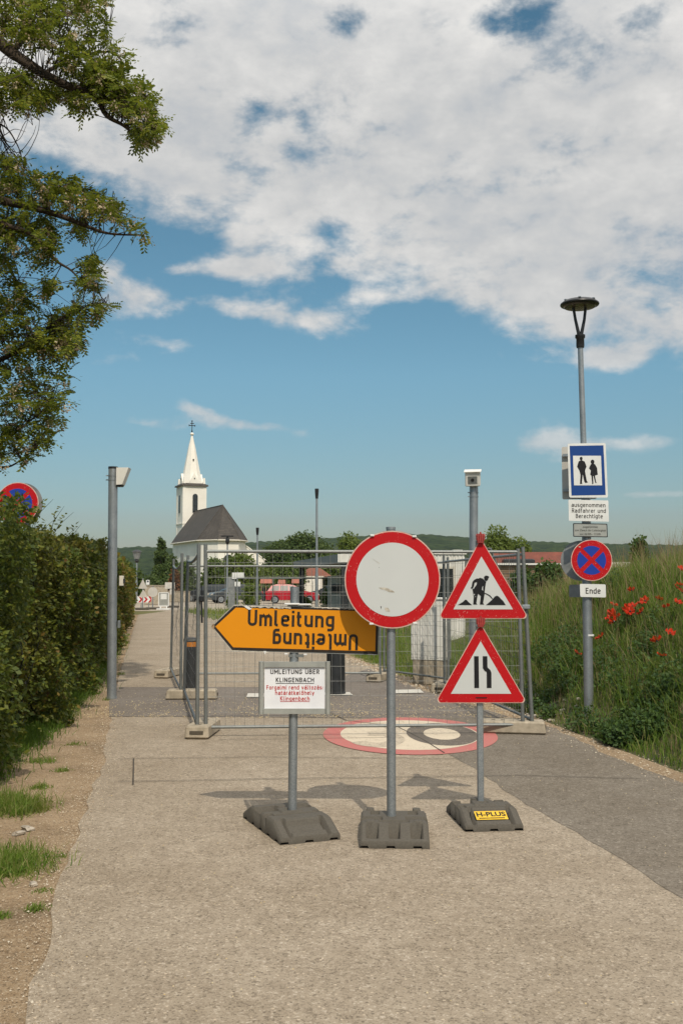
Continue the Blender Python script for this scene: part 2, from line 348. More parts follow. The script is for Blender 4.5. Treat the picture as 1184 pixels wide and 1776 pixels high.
    def ribbon(s, pts, w, y, mi):
        n=len(pts); Lf=[];Rt=[]
        for i in range(n):
            a=Vector(pts[max(i-1,0)]); p=Vector(pts[i]); c=Vector(pts[min(i+1,n-1)])
            d1=(p-a).normalized() if i>0 else (c-p).normalized(); d2=(c-p).normalized() if i<n-1 else d1
            t=(d1+d2).normalized(); m=Vector((-t.y,t.x)); k=w/2/max(.5,m.dot(Vector((-d1.y,d1.x)))); Lf.append(p+m*k); Rt.append(p-m*k)
        s.add([(p.x,y,p.y) for p in Lf+Rt],[[i,n+i,n+i+1,i+1] for i in range(n-1)],mi)
    def letters(s, txt, x0, z0, width, cap, y, mi, w=.15, rot=0, gap=.13):
        '''narrow road-sign lettering drawn with strokes'''
        b,x,c,d=w/2,.72-w/2,1-w/2,-.24+w/2; q=.37
        n_=lambda o=0,W_=q:[([(o,.45),(o,x),(o+W_,x),(o+W_,0)],.16)]
        G_={'U':(.42,[([(0,1),(0,b),(.42,b),(.42,1)],.19)]),'m':(.64,[([(0,0),(0,.72)],0)]+n_(0,.32)+n_(.32,.32)),'n':(q,[([(0,0),(0,.72)],0)]+n_()),
         'u':(q,[([(0,.72),(0,b),(q,b),(q,.3)],.16),([(q,0),(q,.72)],0)]),'l':(.13,[([(0,1),(0,b),(.15,b)],.1)]),'i':(0,[([(0,0),(0,.72)],0),([(0,.84),(0,1.0)],0)]),
         't':(.2,[([(.04,.94),(.04,b),(.23,b)],.12),([(-.07,x),(.22,x)],0)]),'e':(q,[([(0,.37),(q,.37),(q,x),(0,x),(0,b),(q-.02,b),(q-.02,.14)],.15)]),
         'g':(q,[([(q,x),(0,x),(0,b+.05),(q,b+.05)],.15),([(q,.72),(q,d),(.03,d)],.14)]),'E':(.36,[([(.40,c),(0,c),(0,b),(.40,b)],0),([(0,.52),(.35,.52)],0)]),
         'd':(q,[([(q,x),(0,x),(0,b),(q,b)],.15),([(q,0),(q,1)],0)]),'o':(q,[([(q/2,x),(0,x),(0,b),(q,b),(q,x),(q/2,x)],.16)]),
         'a':(q,[([(.03,x),(q,x),(q,0)],.14),([(q,.42),(0,.42),(0,b),(q,b)],.12)]),'s':(.33,[([(.32,x),(0,x),(0,.36),(.33,.36),(.33,b),(0,b)],.11)]),
         'r':(.22,[([(0,0),(0,.72)],0),([(0,.45),(0,x),(.25,x)],.14)]),'R':(q,[([(0,0),(0,1)],0),([(0,c),(q,c),(q,.48),(0,.48)],.17),([(.2,.48),(q+.03,0)],0)]),
         'B':(q,[([(0,0),(0,1)],0),([(0,c),(q-.02,c),(q-.02,.53),(0,.53)],.15),([(0,.53),(q,.53),(q,b),(0,b)],.16)]),'f':(.2,[([(.05,0),(.05,c),(.25,c)],.14),([(-.07,x),(.22,x)],0)]),
         'h':(q,[([(0,0),(0,1)],0)]+n_()),'L':(.31,[([(0,1),(0,b),(.35,b)],0)]),'I':(0,[([(0,0),(0,1)],0)]),'T':(.36,[([(-.04,c),(.40,c)],0),([(.18,0),(.18,1)],0)]),'N':(.42,[([(0,0),(0,1)],0),([(0,.95),(.42,.05)],0),([(.42,0),(.42,1)],0)]),
         'M':(.54,[([(0,0),(0,1)],0),([(0,.95),(.27,.35),(.54,.95)],0),([(.54,0),(.54,1)],0)]),'G':(.42,[([(.42,.78),(.42,c),(0,c),(0,b),(.42,b),(.42,.48),(.2,.48)],.19)]),'Ü':(.42,[([(0,1),(0,b),(.42,b),(.42,1)],.19),([(.1,1.08),(.1,1.22)],0),([(.32,1.08),(.32,1.22)],0)]),
         'K':(.4,[([(0,0),(0,1)],0),([(.40,1),(.03,.5)],0),([(.10,.58),(.42,0)],0)]),'A':(.46,[([(-.03,0),(.23,.97)],0),([(.23,.97),(.49,0)],0),([(.07,.3),(.39,.3)],0)]),'C':(.40,[([(.42,.76),(.42,c),(0,c),(0,b),(.42,b),(.42,.24)],.19)]),
         'H':(.42,[([(0,0),(0,1)],0),([(.42,0),(.42,1)],0),([(0,.52),(.42,.52)],0)]),'F':(.34,[([(.38,c),(0,c),(0,0)],0),([(0,.52),(.33,.52)],0)]),'v':(.38,[([(-.02,.72),(.19,.03)],0),([(.19,.03),(.40,.72)],0)]),
         'z':(.34,[([(0,x),(.33,x),(.01,b),(.35,b)],0)]),'y':(.38,[([(-.02,.72),(.19,.03)],0),([(.40,.72),(.12,-.2)],0)]),'k':(.34,[([(0,0),(0,1)],0),([(.34,.72),(.03,.32)],0),([(.10,.4),(.36,0)],0)]),':':(0,[([(0,.05),(0,.2)],0),([(0,.48),(0,.63)],0)]),
         'á':(q,[([(.03,x),(q,x),(q,0)],.14),([(q,.42),(0,.42),(0,b),(q,b)],.12),([(.16,.82),(.28,1.0)],0)]),'ő':(q,[([(q/2,x),(0,x),(0,b),(q,b),(q,x),(q/2,x)],.16),([(.06,.82),(.16,1)],0),([(.25,.82),(.35,1)],0)]),
         'b':(q,[([(0,0),(0,1)],0),([(0,x),(q,x),(q,b),(0,b)],.15)]),
         'c':(.31,[([(.33,x),(0,x),(0,b),(.33,b)],.15)]),' ':(.12,[])}
        tot=sum(G_[ch][0]+w+gap for ch in txt)-gap; kx=width/tot; cx_,k=w/2,0; cs,sn=math.cos(rot),math.sin(rot)
        for ch in txt:
            W_,strokes=G_[ch]
            for pts,rd in strokes:
                out=[pts[0]]
                for i in range(1,len(pts)-1):
                    if rd==0: out.append(pts[i]); continue
                    p=Vector(pts[i]); a=(Vector(pts[i-1])-p); e=(Vector(pts[i+1])-p); r_=min(rd,a.length*(.5 if i>1 else 1),e.length*(.5 if i<len(pts)-2 else 1)); a=p+a.normalized()*r_; e=p+e.normalized()*r_
                    for t in (0,.2,.4,.6,.8,1): out.append(tuple(a*(1-t)**2+p*2*t*(1-t)+e*t*t) if False else tuple((a+e-p)+(p-e)*math.cos(t*math.pi/2)+(p-a)*math.sin(t*math.pi/2)))
                out.append(pts[-1])
                mp=[((cx_+px_)*kx,pz_*cap) for px_,pz_ in out]; mp=[(x0+u*cs-v*sn,z0+u*sn+v*cs) for u,v in mp]
                s.ribbon(mp,w*(kx*.55+cap*.45),y-.00012*k,mi); k=(k+1)%5
            cx_+=W_+w+gap
    def build(s, name, mats, parent=None, smooth=False, loc=None):
        me=bpy.data.meshes.new(name); me.from_pydata(s.v,[],s.f)
        for m in (mats if isinstance(mats,(list,tuple)) else [mats]): me.materials.append(MT[m] if isinstance(m,str) else m)
        me.polygons.foreach_set('material_index', s.m)
        if smooth: me.shade_smooth() if smooth is True else me.set_sharp_from_angle(angle=R(smooth))
        if smooth and smooth is not True: pass
        me.validate(); me.update()
        o=bpy.data.objects.new(name,me); COL.objects.link(o)
        if parent: o.parent=parent
        if loc is not None: o.location=loc
        return o
def linkmesh(name, me, mats, parent=None):
    for m in mats: me.materials.append(MT[m])
    o=bpy.data.objects.new(name,me); COL.objects.link(o)
    if parent: o.parent=parent
    return o
def tag(o,label=None,cat=None,group=None,kind=None):
    if label: o['label']=label
    if cat: o['category']=cat
    if group: o['group']=group
    if kind: o['kind']=kind
    return o
def empty(name, loc, label, cat, group=None, rz=0):
    o=bpy.data.objects.new(name,None); COL.objects.link(o); o.location=loc; o.rotation_euler=(0,0,rz); o.empty_display_size=.2
    return tag(o,label,cat,group)
def copy_tree(o,parent=None):
    c=o.copy(); COL.objects.link(c); c.parent=parent
    for ch in [k for k in SC.objects if k.parent==o]: copy_tree(ch,c)
    return c
def circ(cx,cz,rx,rz=None,n=64):
    rz=rz or rx; return [(cx+rx*math.cos(2*math.pi*i/n),cz+rz*math.sin(2*math.pi*i/n)) for i in range(n)]
def roundpoly(pts, r, n=6):
    out=[]; k=len(pts)
    for i in range(k):
        p=Vector(pts[i]); a=(Vector(pts[i-1])-p); b=(Vector(pts[(i+1)%k])-p); ang=a.angle(b); d=r/math.tan(ang/2)
        a.normalize(); b.normalize(); c=p+(a+b).normalized()*(r/math.sin(ang/2)); s=p+a*d; e=p+b*d
        a0=math.atan2(s.y-c.y,s.x-c.x); a1=math.atan2(e.y-c.y,e.x-c.x); da=(a1-a0+math.pi)%(2*math.pi)-math.pi
        out += [(c.x+r*math.cos(a0+da*j/n), c.y+r*math.sin(a0+da*j/n)) for j in range(n+1)]
    return out
def rect(x0,z0,x1,z1): return [(x0,z0),(x1,z0),(x1,z1),(x0,z1)]

# ------------------------------------------------------------------ the ground
def sheet(name, pts, z, m, label=None):
    b=MB(); b.ground(pts,z); return tag(b.build(name,m),kind='structure')
tag((lambda b:(b.ground([(-1600,-400),(1600,-400),(1600,1650),(-1600,1650)],-.02), b.build('ground','field'))[1])(MB()),kind='structure')
def jag(pts, amp=.03, step=.25):
    out=[]
    for a,b in zip(pts,pts[1:]):
        a=Vector(a);b=Vector(b);n=max(1,int((b-a).length/step))
        for i in range(n): out.append(tuple(a.lerp(b,i/n)+Vector((random.uniform(-amp,amp),random.uniform(-amp,amp)))))
    out.append(tuple(pts[-1])); return out
g2=lambda px,py:(G(px,py).x,G(px,py).y)
LE=[(-.3,-3),(-.70,2),g2(44,1776),g2(60,1707),g2(93,1605),g2(104,1538),g2(126,1478),g2(139,1430),g2(155,1389),g2(179,1322),g2(191,1268),g2(194,1240),g2(196,1205),g2(213,1150),g2(228,1105),g2(240,1066)]
LEj=jag(LE,.025,.2)
RE=[(-9.5,62),g2(430,1068),g2(545,1108),g2(600,1138),g2(668,1171),g2(735,1196),(1.75,13.2),(2.35,11.4),g2(1060,1312),g2(1184,1358),(3.3,6),(4.1,2),(4.6,-3)]
REj=jag(RE,.04,.3)
sheet('dirt_verge', [(-30,-3)]+[(x+.25,y) for x,y in LE]+[(-30,62)], -.008, 'dirt')
sheet('gravel_edge', jag([(x+.22+(.22 if y<14 else .5),y) for x,y in RE if y<30],.07,.25)+[(x-.5,y) for x,y in RE[::-1] if y<30], -.004, 'dirt')
sheet('path', LEj+REj, 0, 'path')
sheet('car_park', [(-60,58),(60,58),(60,135),(-60,135)], -.012, 'lot')
seam=[g2(1184,1562),g2(1040,1468),g2(900,1388),g2(830,1338),g2(775,1306),g2(700,1264),g2(655,1243)]
seam=[(2.6,-3),(2.25,2)]+seam
sj=jag(seam,.015,.15)
REn=[p for p in REj if p[1]<12.3][::-1]
sheet('grey_lane', sj+[(2.1,12.25)]+REn[::-1]+[(4.55,-3)], .002, 'lane')
# dark band across the path
bl=[g2(192,1243),g2(935,1247)] ; bt=[g2(750,1200),g2(600,1192),g2(205,1192)]
sheet('dark_asphalt_band', jag([g2(190,1243),g2(420,1244),g2(650,1246),g2(862,1246)],.02,.15)+jag([(2.0,12.4),(1.7,13.4),(1.25,15.2),g2(690,1181)],.03)+jag([g2(640,1160),g2(600,1172)],.02)+jag([g2(560,1192),g2(380,1192),g2(205,1192)],.015,.2)+[g2(190,1215)], .004, 'patch')
# painted speed roundel
c0=(G(563,1277)+G(866,1277))/2; yn=G(715,1310).y; yf=G(715,1245).y; cy=(yn+yf)/2; ry=(yf-yn)/2; cx=c0.x-.02; rx=(G(866,1277).x-G(563,1277).x)/2
def ell(k,n=72,dx=0,kx=None): return [(cx+dx+(kx or k)*rx*math.cos(2*math.pi*i/n),cy+k*ry*math.sin(2*math.pi*i/n)) for i in range(n)]
b=MB(); b.ground(ell(1),.0060,0); b.ground(ell(.80),.0070,1)
def ring(cxx,cyy,ax,ay,bx,by,z,mi,a0=0,a1=2*math.pi,n=48):
    vs=[];fs=[]
    for i in range(n+1):
        t=a0+(a1-a0)*i/n; vs += [(cxx+ax*math.cos(t),cyy+ay*math.sin(t),z),(cxx+bx*math.cos(t),cyy+by*math.sin(t),z)]
    for i in range(n): fs.append([2*i+1,2*i,2*i+2,2*i+3][::-1])
    b.add(vs,fs,mi)
ring(cx+.34,cy,.19,.42,.37,.80,.0080,2)
ring(cx-.36,cy+.36,.12,.26,.29,.52,.0078,3,-math.pi*.6,math.pi*.85); ring(cx-.36,cy-.36,.12,.26,.29,.52,.0083,3,-math.pi*.85,math.pi*.6)
tag(b.build('speed_roundel',['pred','pcream','pgrey','pfaint']),'faded red and cream speed roundel reading 30 painted on the path','road marking',kind='structure')
b=MB()
b.ground([g2(427,1211),g2(462,1211),g2(462,1204),g2(430,1204)],.014); b.ground([g2(686,1204),g2(735,1203),g2(728,1197),g2(682,1198)],.014); b.ground([g2(560,1207),g2(612,1207),g2(606,1202),g2(562,1202)],.014)
tag(b.build('road_marking','pwhite'),kind='structure')
# saw cuts of the detector loops and cracks
b=MB()
def cut(pts,w=.006):
    pts=[Vector((*p,.0)) for p in pts]
    for p,q in zip(pts,pts[1:]):
        d=(q-p).normalized(); s=Vector((-d.y,d.x,0))*w
        b.add([(*(p-s).xy,.0092),(*(q-s).xy,.0092),(*(q+s).xy,.0092),(*(p+s).xy,.0092)],[[0,1,2,3]])
cut([g2(205,1317),g2(450,1314),g2(800,1317)],.005); cut([g2(205,1357),g2(480,1352),g2(905,1346)],.006); cut([g2(232,1317),g2(231,1362)],.006)
cut([g2(378,1284),g2(700,1280)],.005); cut([g2(560,1232),g2(600,1250),g2(690,1262),g2(735,1285),g2(770,1307)],.007); cut([g2(905,1346),g2(1110,1352)],.005)
tag(b.build('saw_cuts','crack'),kind='structure')
# embankment on the right
def xe(y): return np.interp(y,[-3,2,6,8.6,11.2,13,16,20,26,60],[4.8,4.25,3.35,2.90,2.48,2.2,1.95,1.9,2.4,6])
def hb(x,y):
    d=np.maximum(0,x-xe(y)); k=np.clip(d/1.9,0,1); k=k*k*(3-2*k)
    far=np.clip((y-14.5)/11,0,1); far=1-far*far*(3-2*far)
    h=(1.14*k+.20*np.minimum(d,5))*(.25+.75*far)
    return h + (.06*np.sin(x*2.1+y*1.3)+.05*np.sin(x*3.7-y*2.4))*np.minimum(1,d)
xs=np.linspace(0,1,70)**1.5*18; ys=np.concatenate([np.linspace(-3,30,110),np.linspace(31,60,20)])
Vb=[];Fb=[]
for yv in ys:
    for xv in xs: X2=xe(yv)+xv-.1; Vb.append((X2,yv,float(hb(X2,yv))-.006))
n=len(xs)
for i in range(len(ys)-1):
    for j in range(n-1): Fb.append([i*n+j,i*n+j+1,(i+1)*n+j+1,(i+1)*n+j])
o=linkmesh('embankment',fast_mesh('embankment',Vb,Fb,4),['bank']); o.data.shade_smooth(); tag(o,kind='structure')
# hills
def ridge(az):
    pts=[(-400,960),(180,955),(240,950),(300,953),(440,943),(520,938),(600,934),(700,929),(760,931),(830,936),(900,941),(1000,944),(1184,948),(1600,955)]
    xs_=[math.atan((p[0]-592)/F) for p in pts]; es=[(HOR-p[1])/F*math.cos(a) for p,a in zip(pts,xs_)]
    return np.interp(az,xs_,es)
azs=np.linspace(-.75,.75,760); rs=np.linspace(0,1,26); Vh=[];Fh=[]
RF=1500
nz=[(random.uniform(60,900),random.uniform(0,6.28),random.uniform(.2,1)) for _ in range(34)]
for a in azs:
    e=float(ridge(a))
    bumpy=sum(k*math.sin(f*a+p) for f,p,k in nz)/7*.4
    for r in rs:
        rr=520+(RF-520)*r; s=r*r*(3-2*r)
        z=e*RF*s + (bumpy + 1.0*math.sin(a*230+r*37)+.8*math.sin(a*415-r*61))*min(1,r*2.2)
        Vh.append((rr*math.sin(a),rr*math.cos(a),z-1+CH*s))
n=len(rs)
for i in range(len(azs)-1):
    for j in range(n-1): Fh.append([i*n+j,i*n+j+1,(i+1)*n+j+1,(i+1)*n+j][::-1])
m,t,bs=newmat('forest',.95,0,.05); co=coords(t); f=noise(t,co,.022,6,.7); f2=noise(t,co,.06,9,.85); f3=noise(t,co,.006,3,.5)
c=mixc(t, ramp(t,f2,[(.40,(0,0,0)),(.60,(1,1,1))]), (.018,.034,.014), ramp(t,f,[(.35,(.06,.095,.028)),(.65,(.10,.14,.04))]),'MIX')
c=mixc(t, ramp(t,f3,[(.56,(0,0,0)),(.62,(.6,.6,.6))]), c, (.07,.085,.03)); t.links.new(c,bs.inputs['Base Color']); bump(t,bs,f2,1,9); MT['hill']=m
o=linkmesh('hills',fast_mesh('hills',Vh,Fh,4),['hill']); tag(o,kind='structure')

# ------------------------------------------------------------------ foliage helpers
def quads(cent, axis, nrm, L, Wd):
    """leaf-shaped quads: base, side, tip, side"""
    axis=axis/np.linalg.norm(axis,axis=1,keepdims=True); s=np.cross(axis,nrm); s/=np.maximum(1e-6,np.linalg.norm(s,axis=1,keepdims=True))
    L=np.asarray(L).reshape(-1,1); Wd=np.asarray(Wd).reshape(-1,1)
    a=cent; m_=cent+axis*L*.5; V=np.stack([a,m_+s*Wd*.5,cent+axis*L,m_-s*Wd*.5],1).reshape(-1,3)
    return V
def leafobj(name, V, m, parent=None):
    Fq=np.arange(len(V)).reshape(-1,4); return linkmesh(name,fast_mesh(name,V,Fq,4),[m],parent)
def rv(n): v=rng.normal(size=(n,3)); return v/np.linalg.norm(v,axis=1,keepdims=True)

# ------------------------------------------------------------------ hedge
HX=lambda y: np.interp(y,[-2,4,8.4,10.95,16,20,31.6,60],[-2.1,-2.45,-3.03,-3.30,-4.0,-4.75,-6.85,-12.5])
root=empty('hedge',(float(HX(20)),20,0),'long dense leafy hedge along the left side of the path, yellowish farther away','hedge')
def hedge_part(y0,y1,n,size,name,m,off=0):
    y=rng.uniform(y0,y1,n); htop=2.12+.12*np.sin(y*.9)+.1*np.sin(y*2.3+1)+.0*y
    face=rng.random(n)<.74
    h=rng.random(n)**.85
    bul=.13*np.sin(y*1.7)+.13*np.sin(y*3.9+h*5)+.13*np.sin(h*9+y*2.2)+.09*np.sin(y*11+h*15)+.05*np.sin(y*23-h*29)
    depth=np.abs(rng.normal(0,.13,n))
    x=HX(y)+.16+bul-depth+.10*h-.16+.0*off
    z=np.where(face,h*htop,htop-np.abs(rng.normal(0,.10,n))+.08*np.sin(y*7)*rng.random(n))
    xt=HX(y)-.15-rng.random(n)*1.4
    x=np.where(face,x,xt)
    c=np.stack([x,y,z],1)-np.array(root.location)
    out=np.where(face[:,None],np.array([[1,-.25,.5]]),np.array([[.15,0,1]]))
    nrm=out+rv(n)*.9; ax=rv(n)+np.array([[.4,0,-.2]])
    L=size*rng.uniform(.6,1.3,n)
    return leafobj(name,quads(c,ax,nrm,L,L*.62),m,root)
hedge_part(2,12,85000,.052,'foliage','hedge'); hedge_part(12,22,62000,.068,'foliage','hedge')
hedge_part(22,60,95000,.105,'foliage','hedgefar')
hedge_part(10,24,30000,.062,'foliage','hedgefar')
# shoots standing up out of the hedge
sh=[];tw=MB()
for i in range(150):
    y=random.uniform(5.5,24); x=float(HX(y))+random.uniform(-.9,.12); z0=2.0; hh=random.uniform(.15,.5)*(.6 if y<9.8 else (1.2 if y<12.5 else .9))
    d=Vector((random.uniform(-.2,.55),random.uniform(-.3,.2),1)).normalized(); p=Vector((x,y,z0))
    tw.tube([p,p+d*hh*.6,p+d*hh+Vector((.08,0,-.02))],[.004,.003,.0015],4)
    for k in range(int(hh*60)):
        t=k/(hh*60); sh.append((p+d*hh*t, Vector((random.uniform(-1,1),random.uniform(-1,1),random.uniform(-.1,.7)))))
for q in range(520):   # shoots poking out of the face
    y=random.uniform(5,20); z=random.uniform(.15,1.95); p=Vector((float(HX(y))+.1,y,z)); d=Vector((random.uniform(.5,1),random.uniform(-.7,.3),random.uniform(-.1,.9))).normalized()
    for k in range(9): sh.append((p+d*.028*k+Vector((0,0,-.0015*k*k)), Vector((random.uniform(-1,1),random.uniform(-1,1),random.uniform(-.6,.5)))))
c=np.array([s[0] for s in sh])-np.array(root.location); a=np.array([s[1] for s in sh])
L=rng.uniform(.04,.075,len(c)); leafobj('shoot_leaves',quads(c,a,rv(len(c))*.7+np.array([[0,-.3,1]]),L,L*.58),'hedge',root)
tw.v=[tuple(Vector(v)-root.location) for v in tw.v]
for i in range(700):
    y=random.uniform(3,24); x=float(HX(y))-random.uniform(.1,.5); p=Vector((x,y,0))-root.location
    tw.tube([p,p+Vector((random.uniform(-.2,.25),random.uniform(-.3,.3),random.uniform(.8,1.2))),p+Vector((random.uniform(-.3,.25),random.uniform(-.5,.5),1.9))],[.012,.008,.004],4)
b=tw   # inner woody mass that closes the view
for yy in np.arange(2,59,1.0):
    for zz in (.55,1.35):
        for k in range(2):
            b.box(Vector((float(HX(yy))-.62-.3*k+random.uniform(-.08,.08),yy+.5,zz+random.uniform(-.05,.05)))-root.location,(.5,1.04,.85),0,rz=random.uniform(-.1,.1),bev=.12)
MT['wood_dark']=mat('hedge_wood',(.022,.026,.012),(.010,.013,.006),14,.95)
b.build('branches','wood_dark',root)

# ------------------------------------------------------------------ locust tree
TY=13.0
tree=empty('locust_tree',(-7.2,13.5,0),'tall locust tree with drooping blossom clusters reaching into the upper left of the view','tree')
tl=tree.location
wood=MB()
def W_(v): return tuple(Vector(v)-tl)
wood.tube([W_((-7.2,13.5,-.1)),W_((-7.15,13.5,1.5)),W_((-7.0,13.4,3.5)),W_((-7.1,13.3,5.5)),W_((-6.9,13.2,8)),W_((-6.6,13,10.5))],[.34,.27,.22,.19,.14,.07],12)
limbs=[]
def limb(pts,r0,r1):
    n=len(pts); 
    # smooth with catmull-rom
    out=[]
    pp=[pts[0]]+pts+[pts[-1]]
    for i in range(1,len(pp)-2):
        for k in range(5):
            t=k/5; p0,p1,p2,p3=[Vector(q) for q in pp[i-1:i+3]]
            out.append(.5*((2*p1)+(-p0+p2)*t+(2*p0-5*p1+4*p2-p3)*t*t+(-p0+3*p1-3*p2+p3)*t**3))
    out.append(Vector(pts[-1]))
    rs_=[r0+(r1-r0)*(i/(len(out)-1))**.8 for i in range(len(out))]
    wood.tube([W_(p) for p in out],rs_,7); limbs.extend([(p,r) for p,r in zip(out,rs_)])
T=lambda z:Vector((-7.1,13.4,z))
Q=lambda x,y,d=0:P(x,y,TY+d)
limb([T(5.2),Vector((-5.6,13.3,7.4)),Q(-60,50,0),Q(20,92,-.2),Q(75,128,-.3),Q(120,150,-.2),Q(165,166,-.1),Q(185,200,-.2),Q(215,218,-.2),Q(240,240,-.3)],.12,.012)
limb([Q(20,92,-.2),Q(50,60,.4),Q(100,30,.6),Q(160,20,.8),Q(190,45,.7)],.05,.01)
limb([Q(75,128,-.3),Q(130,100,.5),Q(190,90,.7),Q(215,110,.6)],.03,.008)
limb([Q(120,150,-.2),Q(180,150,.4),Q(240,165,.5),Q(260,190,.5)],.025,.006)
limb([T(4.4),Vector((-5.5,13,5.6)),Q(-60,345,-.2),Q(20,352,-.2),Q(80,366,-.2),Q(115,378,-.2),Q(150,392,-.2),Q(190,405,0),Q(250,408,.2)],.09,.008)
limb([Q(80,366,-.2),Q(110,330,.4),Q(160,330,.6),Q(200,355,.6)],.022,.006)
limb([T(4.0),Vector((-5.4,13.1,5.0)),Q(-50,380,-.6),Q(15,392,-.6),Q(60,410,-.5),Q(95,450,-.4),Q(125,470,-.4),Q(150,500,-.4)],.06,.006)
limb([T(3.6),Vector((-5.4,13,4.2)),Q(-60,420,.4),Q(0,440,.4),Q(25,480,.4),Q(45,520,.3)],.05,.008)
limb([T(3.0),Vector((-5.5,13.2,3.4)),Q(-50,650,.2),Q(10,620,0),Q(60,590,-.1),Q(95,560,-.1),Q(140,535,0),Q(185,525,0)],.06,.006)
limb([T(2.8),Vector((-5.4,13,3.0)),Q(-60,800,.3),Q(0,770,.2),Q(40,740,.1),Q(90,700,0)],.05,.006)
limb([T(2.6),Q(-90,840,.2),Q(-20,812,0),Q(20,808,0),Q(60,780,0)],.04,.005)
limb([T(4.8),Vector((-5.6,13,6.3)),Q(-70,215,.3),Q(0,215,.2),Q(30,250,.1),Q(40,285,.1)],.03,.004)
for k in range(5):   # bare twigs at the left margin
    a=Q(5+8*k,235+10*k,.1); limb([Q(0,215+6*k,.2),a,Q(25+10*k,225+random.uniform(-15,18),.2),Q(45+6*k,205+random.uniform(-10,25),.2)],.009,.002)
# unseen part of the crown, left of and above the view
for k in range(9):
    z=random.uniform(5,9.5); a=random.uniform(1.2,5.2); r=random.uniform(2,3.8)
    limb([T(z),T(z)+Vector((math.cos(a)*r*.5,math.sin(a)*r*.5,.8)),T(z)+Vector((math.cos(a)*r,math.sin(a)*r,.9))],.06,.012)
polys=[ # visible foliage outlines (x,y) with number of sprays
 ([(-80,-40),(60,-40),(200,-40),(188,30),(218,62),(222,100),(200,140),(150,150),(110,110),(60,80),(0,60),(-80,60)],235),
 ([(150,100),(222,118),(262,150),(266,185),(240,200),(205,185),(160,150)],95),
 ([(236,195),(270,195),(282,232),(262,240),(248,262),(236,236)],34),
 ([(-60,100),(60,130),(105,150),(150,168),(152,200),(138,205),(110,165),(60,182),(40,192),(0,180),(-60,175)],120),
 ([(-60,262),(20,268),(70,290),(105,278),(115,300),(150,322),(190,335),(235,375),(262,405),(240,412),(200,372),(150,365),(90,350),(-60,340)],150),
 ([(-60,350),(60,372),(100,395),(95,430),(70,470),(40,420),(-60,420)],100),
 ([(120,385),(150,385),(145,415),(125,420)],10),([(140,445),(170,435),(172,490),(155,505),(138,480)],22),([(65,488),(92,488),(90,510),(68,508)],8),
 ([(-60,430),(20,440),(45,500),(60,560),(-60,600)],110),
 ([(70,545),(120,530),(165,512),(200,518),(185,545),(140,560),(95,575)],40),
 ([(-60,560),(60,560),(140,575),(150,590),(115,610),(125,640),(120,690),(112,720),(100,750),(60,790),(30,800),(-60,815)],235),
 ([(40,590),(150,570),(140,600),(80,625)],30),
]
def inside(p,poly):
    x,y=p; c=False; j=len(poly)-1
    for i in range(len(poly)):
        xi,yi=poly[i]; xj,yj=poly[j]
        if (yi>y)!=(yj>y) and x<(xj-xi)*(y-yi)/(yj-yi)+xi: c=not c
        j=i
    return c
tips=[]
for poly,nn in polys:
    xs_=[p[0] for p in poly]; ys_=[p[1] for p in poly]; k=0
    while k<nn:
        p=(random.uniform(min(xs_),max(xs_)),random.uniform(min(ys_),max(ys_)))
        if inside(p,poly): tips.append((Q(p[0],p[1],random.gauss(0,.55)),1)); k+=1
for k in range(420):   # rest of the crown
    a=random.uniform(0,6.28); r=random.uniform(1,4); z=random.uniform(4.2,11); p=T(z)+Vector((math.cos(a)*r,math.sin(a)*r*.9,0))
    if p.x/p.y*F+592 < -60: tips.append((p,0))
lp=np.array([tuple(p) for p,r in limbs]); cents=[];axs=[];nrs=[];Ls=[];bc=[];ba=[]
for p,vis in tips:
    d=np.linalg.norm(lp-np.array(p),axis=1)+rng.random(len(lp))*.15; q=Vector(lp[int(d.argmin())]); dd=(p-q)
    if dd.length>1.6 and vis: pass
    mid=q.lerp(p,.5)+Vector((random.uniform(-.1,.1),random.uniform(-.1,.1),random.uniform(.0,.16)))
    wood.tube([W_(q),W_(mid),W_(p)],[.006,.004,.002],4,cap=False)
    gd=dd.normalized() if dd.length>.01 else Vector((1,0,0))
    for k in range(4):      # pinnate leaves of a spray
        st=p-gd*.05*k; ax=(gd*.5+Vector((random.gauss(0,.8),random.gauss(0,.8),random.uniform(-.75,.45)))).normalized()
        Ln=random.uniform(.12,.22); side=ax.cross(Vector((random.gauss(0,.3),random.gauss(0,.3),1))).normalized(); up_=side.cross(ax)
        np_=5
        for j in range(np_):
            t=(j+.6)/np_; c0_=st+ax*Ln*t+Vector((0,0,-.05*t*t)); 
            for s in (-1,1):
                cents.append(c0_); axs.append(side*s+ax*.45+Vector((0,0,-.25))); nrs.append(up_+Vector(rv(1)[0])*.25); Ls.append(random.uniform(.060,.084)*(1-.25*abs(t-.4)))
        cents.append(st+ax*Ln); axs.append(ax); nrs.append(up_); Ls.append(.05)
    if random.random()<.30:
        hh=random.uniform(.08,.15)
        for j in range(30):
            t=random.random(); bc.append(p+Vector((random.gauss(0,.045*(1-t*.5)),random.gauss(0,.045*(1-t*.5)),-.03-hh*t))); ba.append(Vector((random.gauss(0,1),random.gauss(0,1),random.gauss(-.4,.7))))
tlv=np.array(tl)
V=quads(np.array(cents)-tlv,np.array(axs),np.array(nrs),np.array(Ls),np.array(Ls)*.48); crown=leafobj('crown',V,'locust',tree)
V=quads(np.array(bc)-tlv,np.array(ba),rv(len(bc)),np.full(len(bc),.030),np.full(len(bc),.026)); leafobj('blossom_clusters',V,'blossom',tree)
wood.build('trunk','bark',tree,smooth=True)

